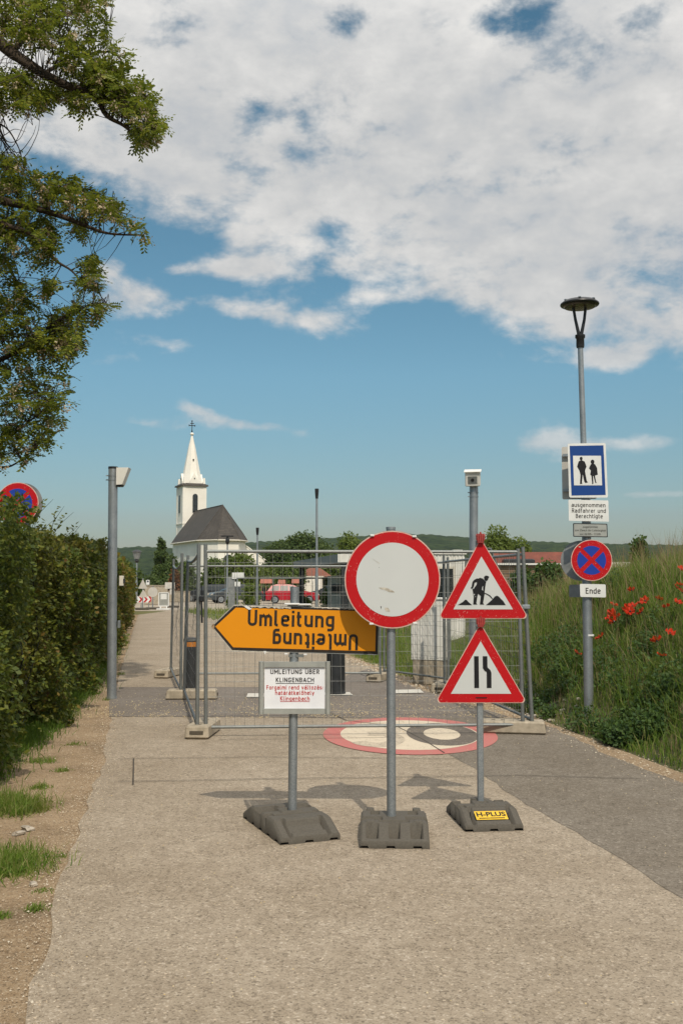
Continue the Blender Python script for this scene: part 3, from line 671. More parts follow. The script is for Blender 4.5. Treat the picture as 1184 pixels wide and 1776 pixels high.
# ------------------------------------------------------------------ grass and weeds
def blades(name, x, y, zf, h, w, m, lean=.35, up=1, parent=None, origin=(0,0,0)):
    n=len(x); base=np.stack([x,y,zf],1)-np.array(origin); a=rng.uniform(0,2*np.pi,n); L=np.abs(rng.normal(0,lean,n))+.05
    d=np.stack([np.cos(a)*L,np.sin(a)*L,np.ones(n)],1); d/=np.linalg.norm(d,axis=1,keepdims=True)
    fa=rng.uniform(0,np.pi,n); s=np.stack([np.cos(fa),np.sin(fa)*.5,np.zeros(n)],1)*(w/2)[:,None]
    mid=base+d*(h*.55)[:,None]; d2=d+np.stack([np.cos(a),np.sin(a),-.3*np.ones(n)],1)*(L*1.0)[:,None]; d2/=np.linalg.norm(d2,axis=1,keepdims=True)
    tip=mid+d2*(h*.5)[:,None]
    V=np.stack([base-s,base+s,mid+s*.8,mid-s*.8, mid-s*.8,mid+s*.8,tip+s*.12,tip-s*.12],1).reshape(-1,3)
    Fq=np.arange(len(V)).reshape(-1,4)
    me=fast_mesh(name,V,Fq,4); return linkmesh(name,me,[m],parent)
def scat(n,y0,y1,dmax,pw=1.0):
    y=y0+(y1-y0)*rng.random(n)**pw; d=rng.random(n)*dmax; x=xe(y)+d; return x,y,d
def clump(x,y,s=1.0,o=0): return .5+.5*np.sin(x*2.7*s+1.3*np.sin(y*1.9*s+o))*np.sin(y*2.3*s+1.7*np.sin(x*1.6*s)+o)
# tall mixed grass
x,y,d=scat(120000,5,24,6.5); k=clump(x,y,1.4); keep=rng.random(len(x))<(.25+.75*k); x,y,d,k=x[keep],y[keep],d[keep],k[keep]
h=(.16+.34*k*rng.random(len(x))+.14*rng.random(len(x)))*np.clip(.36+d*1.1,0,1); tag(blades('tall_grass',x,y,hb(x,y)-.02,h,rng.uniform(.005,.011,len(x)),'grass',.4),kind='stuff')
x,y,d=scat(110000,5,24,5.5,1.25); k=clump(x,y,.9,2); keep=rng.random(len(x))<(.15+.85*k); x,y,d=x[keep],y[keep],d[keep]
h=rng.uniform(.10,.30,len(x))*np.clip(.35+d*.8,0,1); tag(blades('green_grass',x,y,hb(x,y)-.02,h,rng.uniform(.007,.015,len(x)),'grassg',.55),kind='stuff')
# seed stalks
x,y,d=scat(9000,6,22,6); h=rng.uniform(.35,.75,len(x))*np.clip(.2+d*.7,0,1); MT['straw']=leafmat('seed_stalks',[(.16,.12,.06),(.28,.22,.12),(.2,.13,.08)],.8,.2)
tag(blades('seed_stalks',x,y,hb(x,y)-.02,h,rng.uniform(.004,.009,len(x)),'straw',.25),kind='stuff')
# broad-leaved weeds in clumps
V=[]
spots=[G(1000,1215),G(985,1235),G(1050,1270),G(1090,1285),G(950,1230),G(1130,1295),G(900,1240),G(1100,1245)]
for i in range(120):
    if i<36: s=random.choice(spots); x0,y0=s.x+random.gauss(0,.25),s.y+random.gauss(0,.3)
    else: y0=random.uniform(6,20); x0=float(xe(y0))+random.uniform(.1,5)
    if i>=104: y0=10.3+random.gauss(0,.22); x0=10.3*.277+random.gauss(0,.28)
    if x0<xe(y0)+.02: x0=float(xe(y0))+.1
    rr=random.uniform(.15,.38)*(1 if x0-xe(y0)>.6 else .6); nn=int(420*rr/.3); z0=float(hb(x0,y0)); p=rv(nn)*rr*(rng.random((nn,1))**.4); p[:,2]=np.abs(p[:,2])*1.15
    c=p+np.array([x0,y0,z0]); L=rng.uniform(.025,.06,nn); V.append(quads(c,rv(nn)+np.array([[0,0,.3]]),p/rr+rv(nn)*.6+np.array([[0,-.2,.6]]),L,L*.6))
tag(leafobj('weeds',np.concatenate(V),'weed'),kind='stuff')
# verge and fence-side grass behind the enclosure
pts=[]
def zone(n,poly):
    xs_=[p[0] for p in poly]; ys_=[p[1] for p in poly]; out=[]
    while len(out)<n:
        p=(random.uniform(min(xs_),max(xs_)),random.uniform(min(ys_),max(ys_)))
        if inside(p,poly): out.append(p)
    return np.array(out)
z1=zone(34000,[(.2,22.5),(.95,18),(1.45,15.7),(1.9,14),(2.45,14),(2.6,24),(.4,30)])
k=clump(z1[:,0],z1[:,1],1.6); h=.1+.55*k*rng.random(len(k)); edge_d=np.clip((z1[:,0]-np.interp(z1[:,1],[14,15.7,18,22.5,30],[1.9,1.45,.95,.2,.4]))*2.2,.15,1); tag(blades('verge_grass',z1[:,0],z1[:,1],np.zeros(len(k))-.02,h*edge_d,rng.uniform(.008,.014,len(k)),'grass',.35),kind='stuff')
z2=zone(9000,[(.1,24),(1.2,24),(6,40),(3,58),(-9,58),(-4,38)]); tag(blades('far_verge_grass',z2[:,0],z2[:,1],np.zeros(len(z2))-.02,rng.uniform(.1,.35,len(z2)),rng.uniform(.02,.05,len(z2)),'grass',.4),kind='stuff')
# left: grass under the hedge and tufts on the dirt
y=3+27*rng.random(52000)**1.1; x=HX(y)-.08+np.abs(rng.normal(0,.16,len(y))); wgt=clump(x*1.2,y*.6,1.8); keep=rng.random(len(y))<.35+.65*wgt; x,y=x[keep],y[keep]
tag(blades('hedge_foot_grass',x,y,np.zeros(len(x))-.01,rng.uniform(.05,.19,len(x))*np.where(y>14,1.1,.85),rng.uniform(.005,.010,len(x)),'grassg',.6),kind='stuff')
X3=[];Y3=[];H3=[]
for (px,py,rr,nn,hh) in [(0,1400,.30,2600,.15),(40,1405,.16,900,.11),(0,1500,.28,2600,.13),(20,1512,.10,500,.09),(62,1575,.05,160,.05),(5,1588,.04,110,.05),(75,1543,.05,90,.03),(110,1483,.05,80,.03),(108,1336,.07,160,.05),(70,1365,.08,200,.07),(75,1320,.12,260,.08),(130,1290,.10,150,.05),(185,1214,.05,60,.08),(210,1170,.08,100,.1)]:
    g=G(px,py)
    X3.append(g.x+rng.normal(0,rr*.5,nn)); Y3.append(g.y+rng.normal(0,rr*.5,nn)); H3.append(rng.uniform(.3,.95,nn)*hh)
X3=np.concatenate(X3);Y3=np.concatenate(Y3);H3=np.concatenate(H3)
tag(blades('grass_tufts',X3,Y3,np.zeros(len(X3))-.01,H3,rng.uniform(.004,.008,len(X3)),'grass',1.0),kind='stuff')
# gravel, fallen petals
def crumbs(name,P3,size,m):
    n=len(P3); base=np.array([[1,0,0],[-.5,.86,0],[-.5,-.86,0],[0,0,1.0]]); s=size.reshape(-1,1,1)*rng.uniform(.6,1.3,(n,4,1)); a=rng.uniform(0,6.28,n); c,sn=np.cos(a),np.sin(a)
    b_=np.repeat(base[None],n,0); x_=b_[:,:,0]*c[:,None]-b_[:,:,1]*sn[:,None]; y_=b_[:,:,0]*sn[:,None]+b_[:,:,1]*c[:,None]; b_=np.stack([x_,y_,b_[:,:,2]*.7],2)
    V=(b_*s+P3[:,None,:]).reshape(-1,3); Ft=(np.arange(n)[:,None,None]*4+np.array([[0,1,3],[1,2,3],[2,0,3]])[None]).reshape(-1,3)
    return tag(linkmesh(name,fast_mesh(name,V,Ft,3),[m]),kind='stuff')
MT['pebble']=leafmat('pebbles',[(.2,.15,.10),(.34,.26,.18),(.44,.36,.26),(.56,.50,.40)],.9,0)
MT['petal']=leafmat('fallen_petals',[(.42,.33,.18),(.6,.5,.32),(.5,.36,.16)],.9,.1)
A=[];S=[]
y=rng.uniform(2.5,16,5200); x=np.interp(y,[p[1] for p in LE],[p[0] for p in LE])+rng.normal(0,.09,5200); A.append(np.stack([x,y,np.full(len(x),.001)],1)); S.append(rng.uniform(.002,.006,len(x)))
y=rng.uniform(2.5,18,2600); x=np.interp(y,[p[1] for p in LE],[p[0] for p in LE])-np.abs(rng.normal(0,.35,2600))+.05; A.append(np.stack([x,y,np.full(len(x),0)],1)); S.append(rng.uniform(.003,.009,len(x)))
y=rng.uniform(6,13.5,1300); x=xe(y)-.15+rng.normal(0,.12,1300); A.append(np.stack([x,y,np.maximum(0,hb(x,y))],1)); S.append(rng.uniform(.004,.014,len(x)))
g=rng.uniform(0,1,900); x=.1+g*1.6+rng.normal(0,.1,900); y=22-g*8.5+rng.normal(0,.15,900); A.append(np.stack([x,y,np.full(900,.005)],1)); S.append(rng.uniform(.008,.025,900))
crumbs('gravel',np.concatenate(A),np.concatenate(S),'pebble')
x=rng.uniform(-3.2,2.0,5200); y=12.2+np.abs(rng.normal(0,1.1,5200)); k=clump(x,y,2.4); kp=(rng.random(5200)<.15+.85*k**2)&(y<15.4)&~((x>1.3)&(y>14.5)); x,y=x[kp],y[kp]
x2=rng.uniform(-3.3,3,2600); y2=rng.uniform(3.6,12,2600); kp=rng.random(2600)<.33; x=np.concatenate([x,x2[kp]]); y=np.concatenate([y,y2[kp]])
crumbs('fallen_petals',np.stack([x,y,np.full(len(x),.012)],1),rng.uniform(.004,.011,len(x))*np.where(y<11,.6,1),'petal')
# pale stones at the foot of the bank
stone_spots=[(940,1206,.05),(955,1225,.04),(968,1207,.05),(930,1228,.035),(975,1249,.04),(1000,1253,.03),(912,1222,.03),(946,1190,.04)]
MBs=MB()
for i in range(60):
    if i<8: q=G(*stone_spots[i][:2]); r=stone_spots[i][2]
    else: q=G(random.uniform(905,1010),random.uniform(1195,1255)); r=random.uniform(.012,.03)
    z=max(0,float(hb(q.x,q.y)))+r*.3
    if z>.25: continue
    MBs.box((q.x,q.y,z),(r*2.2,r*1.6,r*1.3),0,rz=random.uniform(0,3),rx=random.uniform(-.4,.4),bev=r*.35)
tag(MBs.build('loose_stones','stone'),kind='stuff')
for px,py,r in ((48,1438,.035),(33,1446,.03),(58,1534,.022)):
    q=G(px,py); b=MB(); b.box((0,0,r*.12),(r*2.3,r*1.6,r*.9),0,rz=.5+px*.3,rx=.12,bev=r*.22); b.v=[(v[0]*(1+.25*math.sin(v[1]*90+k)),v[1]*(1+.2*math.sin(v[0]*110+k*2)),v[2]) for k,v in enumerate(b.v)]
    tag(b.build('stone','stone',loc=(q.x,q.y,0)),{48:'pale flat stone lying right of the upper grass tuft on the dirt verge',33:'pale flat stone half beside its larger neighbour on the dirt verge',58:'small whitish stone alone on the dirt right of the lower grass tuft'}[px],'stone')
# poppies
root=None; pop_px=[(1063,1050),(1060,1064),(1058,1072),(1066,1070),(1088,1056),(1092,1061),(1096,1052),(1110,1046),(1118,1043),(1112,1062),(1094,1024),(1142,1040),(1155,1053),(1174,1046),(1180,988),(1178,1015),(1172,1020),(1182,1028),(1041,1106),(1000,1134),(1146,1138),(1138,1112),(1161,1099),(1086,1064),(1064,1078)]
def poppy(loc):
    e=empty('poppy',loc,'red poppy flower on a thin stem in the tall grass of the bank','poppy','red poppies on the grassy bank')
    b=MB(); b.tube([(0,0,-.4),(.01,0,-.2),(0,0,0)],[.003,.003,.002],5); b.build('stem','weed',e)
    b=MB()
    for k in range(5):
        a=k*2*math.pi/5; n_=5; vs=[(0,0,0)]
        for j in range(n_+1):
            t=-.75+1.5*j/n_; r=.042*(1+.12*math.sin(j*2.3)); vs.append((r*math.cos(a+t),r*math.sin(a+t),.022+.012*math.sin(j*1.9+k)))
        b.add(vs,[[0,j+1,j+2] for j in range(n_)])
    b.lathe([(.008,-.004),(.010,.008),(.004,.014)],8,1); b.build('petals',['poppy','dark'],e); return e
def bankhit(px,py,up=.33):
    for yy in np.arange(5,22,.05):
        p=P(px,py,yy)
        if p.x>xe(yy) and p.z<hb(p.x,yy)+up: return p
    return P(px,py,14)
proto=None
for px,py in pop_px:
    p=bankhit(px,py)
    if proto is None: proto=poppy(p); q=proto
    else: q=copy_tree(proto); q.location=p
    q.rotation_euler=(random.uniform(.2,.9),random.uniform(-.4,.4),random.uniform(0,6)); s=random.uniform(1.0,1.5); q.scale=(s,s,s)

# ------------------------------------------------------------------ temporary signs
def foot(parent, w, l, rz, loc, style=0):
    """recycled rubber foot as a stepped height field"""
    nx,ny=int(w/.006),int(l/.006); U=(np.arange(nx+1)/nx-.5)*w; Vv=(np.arange(ny+1)/ny-.5)*l
    uu,vv=np.meshgrid(U,Vv); au,av=np.abs(uu),np.abs(vv); H=np.full(uu.shape,.115)
    ramp_=l*.5-.17; H=np.where(av>ramp_, .115-(av-ramp_)*.42, H)                # sloping ends
    def hole(u0,u1,v0,v1,z): 
        nonlocal H; H=np.where((uu>u0)&(uu<u1)&(vv>v0)&(vv<v1), np.minimum(H,z), H)
    if style==1:
        for c in (-.135,0,.135): 
            for sgn in (-1,1): hole(c-.034,c+.034,*sorted((sgn*(l*.5-.028),sgn*(l*.5-.165))),.012)
        hole(-w*.22,w*.22,-.15,-.105,.03); hole(-w*.5,-.075,-.09,.0,.045); hole(.075,w*.5,-.09,.0,.045); hole(-.05,.05,-.16,-.115,.02); hole(-.15,-.09,.06,.16,.04); hole(.09,.15,.06,.16,.04)
        for cx_,cz in ((-.15,-.14),(.15,-.14),(-.15,.2),(.15,.2)): H=np.where((uu-cx_)**2+(vv-cz)**2<.03**2,.124,H)
    else:
        hole(-w*.34,w*.34,-l*.5+.035,-l*.5+.13,10)
        k=(np.abs(uu)<w*.30)&(vv<-l*.5+.145)&(vv>-l*.5+.045); H=np.where(k,H-.022,H)         # recessed label field
        k=(np.abs(uu)<w*.30)&(vv>l*.5-.145)&(vv<l*.5-.045); H=np.where(k,H-.03,H)
        hole(-w*.5,-.045,.01,.17,.062); hole(-w*.46,-.06,.03,.15,.012); hole(.07,w*.5,.05,.16,.058); hole(.09,w*.46,.07,.14,.02)
        for c in (-.125,.125): hole(c-.012,c+.012,-l*.5,-l*.5+.20,.03)
        hole(-.15,.15,-.115,-.085,.07); hole(-w*.5,-w*.36,-.10,-.04,.04); hole(w*.36,w*.5,-.10,-.04,.04)
        H=np.where((uu+.03)**2+(vv-.10)**2<.035**2,.13,H); hole(-.06,.06,-.03,.04,.122-.004)
        H=np.where((np.abs(uu)<.075)&(np.abs(vv)<.06)&~((np.abs(uu)<.028)&(np.abs(vv)<.028)),.124,H)
    H=np.where((au>w*.5-.012),H-.012,H); H=np.maximum(H,.02)
    VV=np.stack([uu,vv,H],2).reshape(-1,3); n=nx+1
    idx=np.arange((nx+1)*(ny+1)).reshape(ny+1,nx+1)
    Fq=np.stack([idx[:-1,:-1],idx[:-1,1:],idx[1:,1:],idx[1:,:-1]],2).reshape(-1,4)
    bidx=np.concatenate([idx[0,:],idx[1:,-1],idx[-1,-2::-1],idx[-2:0:-1,0]]); m_=len(bidx)
    low=VV[bidx].copy(); ph=np.arange(m_); low[:,2]=np.where((ph//9)%3==0,.016,.0); o_=len(VV)
    VV=np.concatenate([VV,low]); j=(ph+1)%m_
    side=np.stack([bidx,o_+ph,o_+j,bidx[j]],1)
    Fq=np.concatenate([Fq,side])
    o=linkmesh('rubber_foot',fast_mesh('rubber_foot',VV,Fq,4),['rubber'],parent); o.location=loc; o.rotation_euler=(0,0,rz); return o
def clip(b,x,z,s,mi,y=-.012):
    b.box((x,y,z),(.022*s,.014,.010*s),mi,bev=.002)
# detour arrow + notice
Y0=6.78; S=Y0/F
sgn=empty('detour_sign',((511-592)*S,Y0,0),'orange arrow sign reading Umleitung twice above a small framed notice on one post','road sign')
ox=511; lz=lambda py:P(592,py,Y0).z; lx=lambda px:(px-ox)*S
LX=lambda pts:[(lx(a),lz(c)) for a,c in pts]
foot(sgn,.39,.80,R(22),(-.03,.04,0))
b=MB(); b.tube([(-.012,.03,.05),(0,.03,lz(1018))],.029,20); b.tube([(0,.03,lz(1018)),(0,.03,lz(1018)+.002)],.024,16,1); b.build('post',['galv','dark'],sgn,smooth=40)
arrow=[(368,1086),(404,1128.5),(655,1136),(657,1056),(407,1048.5)]
b=MB(); a0=LX(arrow); b.slab(a0,-.004,.0,0,1,0)
cxm,czm=lx(525),lz(1092)
inner=LX([(375,1086.5),(406,1122.6),(650,1129.4),(651.7,1060.5),(410,1053.8)])
b.flat(inner,-.006,2)
u=math.atan2(lz(1074)-lz(1070.5),lx(580)-lx(430))
b.letters('Umleitung',lx(430.5),lz(1085),149*S,27.5*S,-.0075,3,.165,R(-1.3))
b.letters('Umleitung',lx(620.5),lz(1100),146.5*S,27*S,-.0085,3,.165,R(180-1.3))
# torn white edging of the old sheeting
def torn(x0,z0,x1,z1,w,seed,mi=4):
    r=random.Random(seed); n=26; up_=[];dn=[]
    for i in range(n+1):
        t=i/n; x=x0+(x1-x0)*t; z=z0+(z1-z0)*t; up_.append((x,z+r.uniform(.001,w*.35))); dn.append((x,z-r.uniform(.002,w)))
    b.flat([*dn,*up_[::-1]],-.0098-seed*.0001,mi)
torn(lx(407),lz(1049.3),lx(428),lz(1050),.010,1); torn(lx(432),lz(1051),lx(505),lz(1053),.013,2); torn(lx(545),lz(1053),lx(590),lz(1054.5),.008,3); torn(lx(592),lz(1055),lx(640),lz(1056.5),.006,4)
torn(lx(404),lz(1128),lx(470),lz(1130.6),.006,5); torn(lx(369),lz(1086),lx(404),lz(1128),.006,6); torn(lx(369),lz(1086),lx(407),lz(1049),.004,7)
b.flat(LX([(424,1051),(429,1050),(438,1056),(433,1057.5),(427,1054)]),-.0115,5)
b.flat(LX([(368,1086),(372,1081),(374,1086),(372,1093)]),-.0105,6)
b.flat(LX([(458,1129),(463,1129),(461,1135)]),-.0105,5)
b.build('arrow_panel',['signback','signback','orange','bold','torn','bright','timber'],sgn)
# black border: a slightly smaller black sheet under the orange
b=MB(); b.flat(LX([(370,1086.3),(404.6,1127.5),(654,1134.6),(655.5,1057.5),(408,1050)]),-.005,0); b.build('border','bold',sgn)
b=MB(); b.box((lx(507),-.012,lz(1047.5)),(.10,.02,.012),0,bev=.003); b.build('clip','bright',sgn); b=MB(); b.box((lx(528),-.010,lz(1048.5)),(.09,.02,.012),0,bev=.003); b.build('clip','bright',sgn)
for cx2,cz2 in ((497,1134),(530,1135)): b=MB(); clip(b,lx(cx2),lz(cz2),1,0); b.build('clip','bright',sgn)
b=MB(); b.box((lx(514),.012,lz(1137.5)),(.10,.02,.018),0); b.build('clamp','galv_dark',sgn)
b=MB(); b.box((0,.03,lz(1052)),(.09,.07,.02),0); b.build('clamp','galv_dark',sgn)
b=MB(); x0,x1=lx(450),lx(573.5); zt,zb=lz(1147),lz(1238)
b.tube([(lx(454.5),-.012,zt),(lx(454.5),-.012,zb)],.0165,14); b.tube([(lx(568.5),-.012,zt),(lx(568.5),-.012,zb)],.0165,14)
b.box((lx(511.5),-.010,(zt+lz(1156.5))/2-.001),(lx(564)-lx(459),.022,.034),0); b.box((lx(511.5),-.010,(zb+lz(1228.5))/2+.001),(lx(564)-lx(459),.022,.034),0); b.box((lx(511.5),.0,(zt+zb)/2),(lx(562)-lx(461),.008,zt-zb-.01),0)
b.build('notice_frame','alu',sgn,smooth=40)
b=MB(); b.slab(rect(lx(460),lz(1228.8),lx(563.5),lz(1157)),-.008,-.006,0)
for tx,xa,xb_,py,cp,mi in [('UMLEITUNG ÜBER',470,554,1168.7,7.6,1),('KLINGENBACH',479.5,545,1182.8,7.6,1),('Forgalmi rend változás:',463.5,560.5,1195.5,7.2,2),('határátkelőhely',478.5,545.5,1204.8,7.2,2),('Klingenbach',487,537.5,1214.8,7.2,2)]:
    b.letters(tx,lx(xa),lz(py),(xb_-xa)*S,cp*S,-.0095,mi,.15)
b.flat(rect(lx(479.5),lz(1185.5),lx(545),lz(1184.6)),-.0096,1); b.flat(rect(lx(487),lz(1216.8),lx(537.5),lz(1216)),-.0096,2)
b.build('notice',['paper','bold','redtext'],sgn)
# round sign
Y0=6.62; S=Y0/F; ox=678; oz=P(592,1005,Y0).z
sgn=empty('prohibition_sign',((ox-592)*S,Y0,0),'round white sign with a broad red ring, standing between arrow sign and triangles','road sign')
foot(sgn,.42,.68,R(-2),(0.012,.02,0),1)
b=MB(); b.tube([(-.002,.045,.05),(0,.045,lz(915)-.0)],.029,20); b.build('post','galv',sgn,smooth=40)
zc=P(592,1005,Y0).z; RR=83*S
b=MB(); b.slab(circ(lx(680),zc,RR,RR*1.02),-.002,.004,3,3,3); b.slab(circ(lx(680),zc,RR*.995,RR*1.015),-.003,-.002,0); b.flat(circ(lx(680),zc,RR*.972,RR*.992),-.0045,1); b.flat(circ(lx(680),zc,RR*.752,RR*.768),-.006,2)
b.flat(LX([(656,1019),(668,1019),(674,1021),(683,1026),(684,1028),(674,1027),(668,1024),(660,1022)]),-.0068,4)
b.flat(LX([(666,1054),(672,1054),(676,1059),(675,1061),(668,1060)]),-.0068,4); b.flat(LX([(659,1051),(661,1052),(660,1057)]),-.0069,5); b.flat(circ(lx(657),lz(984),.002,n=8),-.0069,5)
b.flat(LX([(642,967),(658,977),(657.5,977.8)]),-.0069,4)
b.build('panel',['rim','red','white','signback','torn','dark'],sgn)
b=MB()
for ax_,ay_ in ((-.42,.90),(.46,.88),(-.44,-.9),(.46,-.885)): b=MB(); clip(b,lx(680)+RR*ax_,zc+RR*1.02*ay_,1.2,0); b.build('clip','bright',sgn)
b=MB(); b.box((0,.02,zc+.2),(.12,.05,.03),1); b.build('clamp',['bright','galv_dark'],sgn); b=MB(); b.box((0,.02,zc-.2),(.12,.05,.03),1); b.build('clamp',['bright','galv_dark'],sgn); b=MB(); b.tube([(0,.045,lz(915)-.01),(0,.045,lz(915)+.006)],.031,16); b.build('cap','galv',sgn)
# two triangles
Y0=7.05; S=Y0/F; ox=830
sgn=empty('roadworks_sign',((ox-592)*S,Y0,0),'two red bordered triangles on a square post in a rubber foot with yellow label','road sign')
ft=foot(sgn,.38,.60,R(6),(.01,-.02,0))
b=MB(); b.box((0,.03,(lz(1085)+.05)/2),(.042,.042,lz(1085)-.05),0,bev=.005); b.box((0.004,.05,lz(1010)),(.04,.04,lz(940)-lz(1085)),0); b.build('post','galv',sgn)
def tri(pts,mk,yy):
    b=MB(); P0=LX(pts); P1=roundpoly(P0,.022); cxx=sum(p[0] for p in P0)/3; czz=sum(p[1] for p in P0)/3
    sc=lambda k,PP:[(cxx+(p[0]-cxx)*k,czz+(p[1]-czz)*k) for p in PP]
    b.slab(P1,yy,yy+.005,0,3,0); b.flat(sc(.975,P1),yy-.0015,1); b.flat(sc(.655,P0),yy-.003,2); mk(b,yy-.0045)
    return b
z8=lambda x,y:(680+x/3.7,900+y/3.7)
def worker(b,y):
    parts=[[(415,553),(450,531),(462,519),(472,519),(484,533),(507,553)],[(595,553),(636,518),(652,498),(665,492),(678,498),(690,512),(705,526),(722,553)],
     [(538,386),(560,378),(578,383),(590,398),(584,420),(572,438),(568,470),(512,462),(522,442),(538,420)],
     [(542,380),(520,392),(510,405),(505,436),(498,442),(504,449),(514,444),(520,430),(524,410),(546,402)],
     [(510,448),(552,450),(541,500),(534,540),(540,549),(514,549),(518,500)],[(536,448),(574,456),(587,482),(577,540),(584,549),(556,549),(563,495),(538,474)],
     [(580,396),(598,402),(592,436),(586,482),(578,480),(578,440)],[(584,474),(600,478),(622,490),(640,512),(637,515),(618,495),(600,484),(584,479)],
     [(584,374),(590,366),(600,363),(611,367),(618,373),(613,379),(610,390),(603,397),(594,398),(587,390)]]
    for k,p in enumerate(parts): b.flat(LX([z8(*q) for q in p]),y-.0002*k,4)
    for p in ([(518,482),(523,480),(524,488),(520,491)],[(526,497),(530,496),(529,504)]): b.flat(LX([z8(*q) for q in p]),y-.003,2)
def narrow(b,y):
    b.flat(LX([z8(516,880),z8(516,1084),z8(546,1084),z8(545,880)]),y,4)
    b.flat(LX([z8(571,880),z8(571,957),z8(582,974),z8(595,982),z8(595,1084),z8(625,1084),z8(625,985),z8(618,968),z8(601,952),z8(600,880)]),y,4)
    b.flat(LX([z8(524,1143),z8(596,1143),z8(596,1149),z8(524,1149)]),y-.0002,4)
b=tri([(758,1073),(915,1073),(833,933)],worker,-.004); b.build('upper_panel',['rim','red','white','signback','black'],sgn)['label']='triangular warning panel with a digging worker'
b=tri([(752,1219),(910,1219),(831,1080)],narrow,-.008); b.build('lower_panel',['rim','red','white','signback','black'],sgn)['label']='triangular warning panel with a narrowing road'
for (px,py) in ((832,932),(831,1077)):
    b=MB(); x_,z_=lx(px),lz(py)
    b.box((x_,-.018,z_),(.058,.028,.045),0,bev=.004); b.box((x_,-.020,z_-.028),(.045,.026,.025),0,bev=.003)
    for k in (-.021,-.007,.007,.021): b.box((x_+k,-.034,z_),(.007,.010,.050),0,bev=.001)
    b.tube([(x_-.032,-.026,z_+.012),(x_+.032,-.026,z_+.012)],.007,8); b.tube([(x_,-.026,z_+.015),(x_,-.026,z_+.036)],.006,8)
    b.build('clamp','redplast',sgn)
b=MB(); b.flat(rect(-.105,-.045,.105,.045),0,0); b.text('H-PLUS',.062,0,.008,-.001,1,.98,.03); b.flat(rect(-.085,-.034,.085,-.026),-.0012,1)
lab=b.build('label','x' if 0 else ['yellow','bold'],ft); lab.location=(.0,-.30+.088,.0835); lab.rotation_euler=(R(-66),0,0)

# ------------------------------------------------------------------ construction fence
def fence(p0,p1,zt,zb,rails,label,lean0=(0,0),lean1=(0,0),sag=0,post0=(.02,2.0),post1=(.02,2.0),tangle=0,sp=.098,rw=.0021):
    p0=Vector((*p0,0)); p1=Vector((*p1,0)); root=empty('mesh_fence',p0,label,'fence panel','temporary fence panels of the enclosure')
    d=(p1-p0); L=d.length; u=d.normalized(); b=MB()
    A0=Vector((0,0,post0[0])); A1=Vector((lean0[0],lean0[1],post0[1])); B0=d+Vector((0,0,post1[0])); B1=d+Vector((lean1[0],lean1[1],post1[1]))
    b.tube([A0,A1],.0205,10); b.tube([B0,B1],.0205,10)
    def at(s,z):
        a=A0.lerp(A1,(z-post0[0])/(post0[1]-post0[0])); c=B0.lerp(B1,(z-post1[0])/(post1[1]-post1[0])); p=a.lerp(c,s); p.z+= -sag*4*s*(1-s)*(1 if z>1.6 else .2); return p
    for z,r in [(zt,.0165),(zb,.0165)]+rails: b.tube([at(s/8,z) for s in range(9)],r,8)
    b.build('frame','galv_dark',root,smooth=40)
    w=MB(); nv=int(L/sp)
    for i in range(1,nv):
        s=i/nv; j=random.uniform(-.003,.003); w.tube([at(s+j/L,zb),at(s+random.uniform(-.003,.003),(zb+zt)/2),at(s-j/L,zt)],rw,3,cap=False)
    z=zb+.155; 
    while z<zt-.05: w.tube([at(s/6,z+random.uniform(-.004,.004)) for s in range(7)],rw,3,cap=False); z+=.155
    for k in range(tangle):
        s=random.uniform(.15,.8); z0=random.uniform(.3,1.2); nrm=Vector((-u.y,u.x,0))
        w.tube([at(s,z0)+nrm*random.uniform(-.02,.02),at(s+random.uniform(-.06,.06),z0+.3)+nrm*random.uniform(-.12,.12),at(s+random.uniform(-.1,.1),z0+random.uniform(.5,.8))],rw*1.2,3,cap=False)
    w.build('wire_mesh','wire',root); return root
FL=G(360,1272); 
fence((-1.405,10.78),(1.915,10.98),1.925,.10,[],'front mesh panel of the fence enclosure, facing the camera behind the three signs',lean0=(-.02,0),lean1=(-.03,0),post0=(.03,2.0),post1=(.04,1.96))
fence((-1.49,10.74),(-2.15,14.15),1.90,.14,[],'near left side panel with sagging top rail, running back beside the open path',lean1=(.04,0),sag=.05,post1=(.02,1.97),tangle=7,sp=.26,rw=.0016)
fence((-2.20,14.2),(-2.90,17.6),1.88,.14,[],'farther left side panel, running from the second post towards the church',lean1=(.03,0),sag=.07,tangle=8,sp=.34,rw=.0016)
fence((-2.47,16.5),(.62,16.6),1.86,.15,[],'back mesh panel of the enclosure, seen through the front panel',post0=(.02,1.9),post1=(.02,1.9))
fence((2.02,11.0),(1.50,15.1),1.90,.15,[],'near right side panel beside the grassy bank',lean0=(-.08,0),post0=(.04,1.98))
fence((1.60,15.5),(.70,17.0),1.90,.16,[],'far right corner panel standing in front of the white cabinet',post0=(.02,1.98),post1=(.02,1.98))
b=MB(); b.box((0,0,0),(.05,.05,.06),0,bev=.008); b.tube([(0,0,-.02),(.01,-.02,-.25)],.011,6); b.tube([(0.01,0,.0),(-.005,.02,.14)],.006,5)
tag(b.build('pipe_coupler','dark',loc=(-1.455,10.72,1.43)),'black clamp tying the two posts at the front left corner','clamp')
b=MB(); b.box((0,0,0),(.09,.05,.045),0,bev=.006); b.tube([(-.02,-.03,0),(-.02,.03,0)],.01,6)
tag(b.build('pipe_coupler','galv',loc=(1.955,10.96,1.34)),'small galvanised clamp joining the posts at the front right corner','clamp')
def block():
    b=MB(); b.box((0,0,.064),(.70,.25,.128),0,bev=.016,taper=.96)
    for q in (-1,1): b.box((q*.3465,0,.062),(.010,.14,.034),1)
    for x in (-.2,-.1,.1,.2): b.tube([(x,0,.120),(x,0,.1295)],.024,12,1)
    return b
MT['hollow']=mat('concrete_hollow',(.09,.075,.055),None,20,.9)
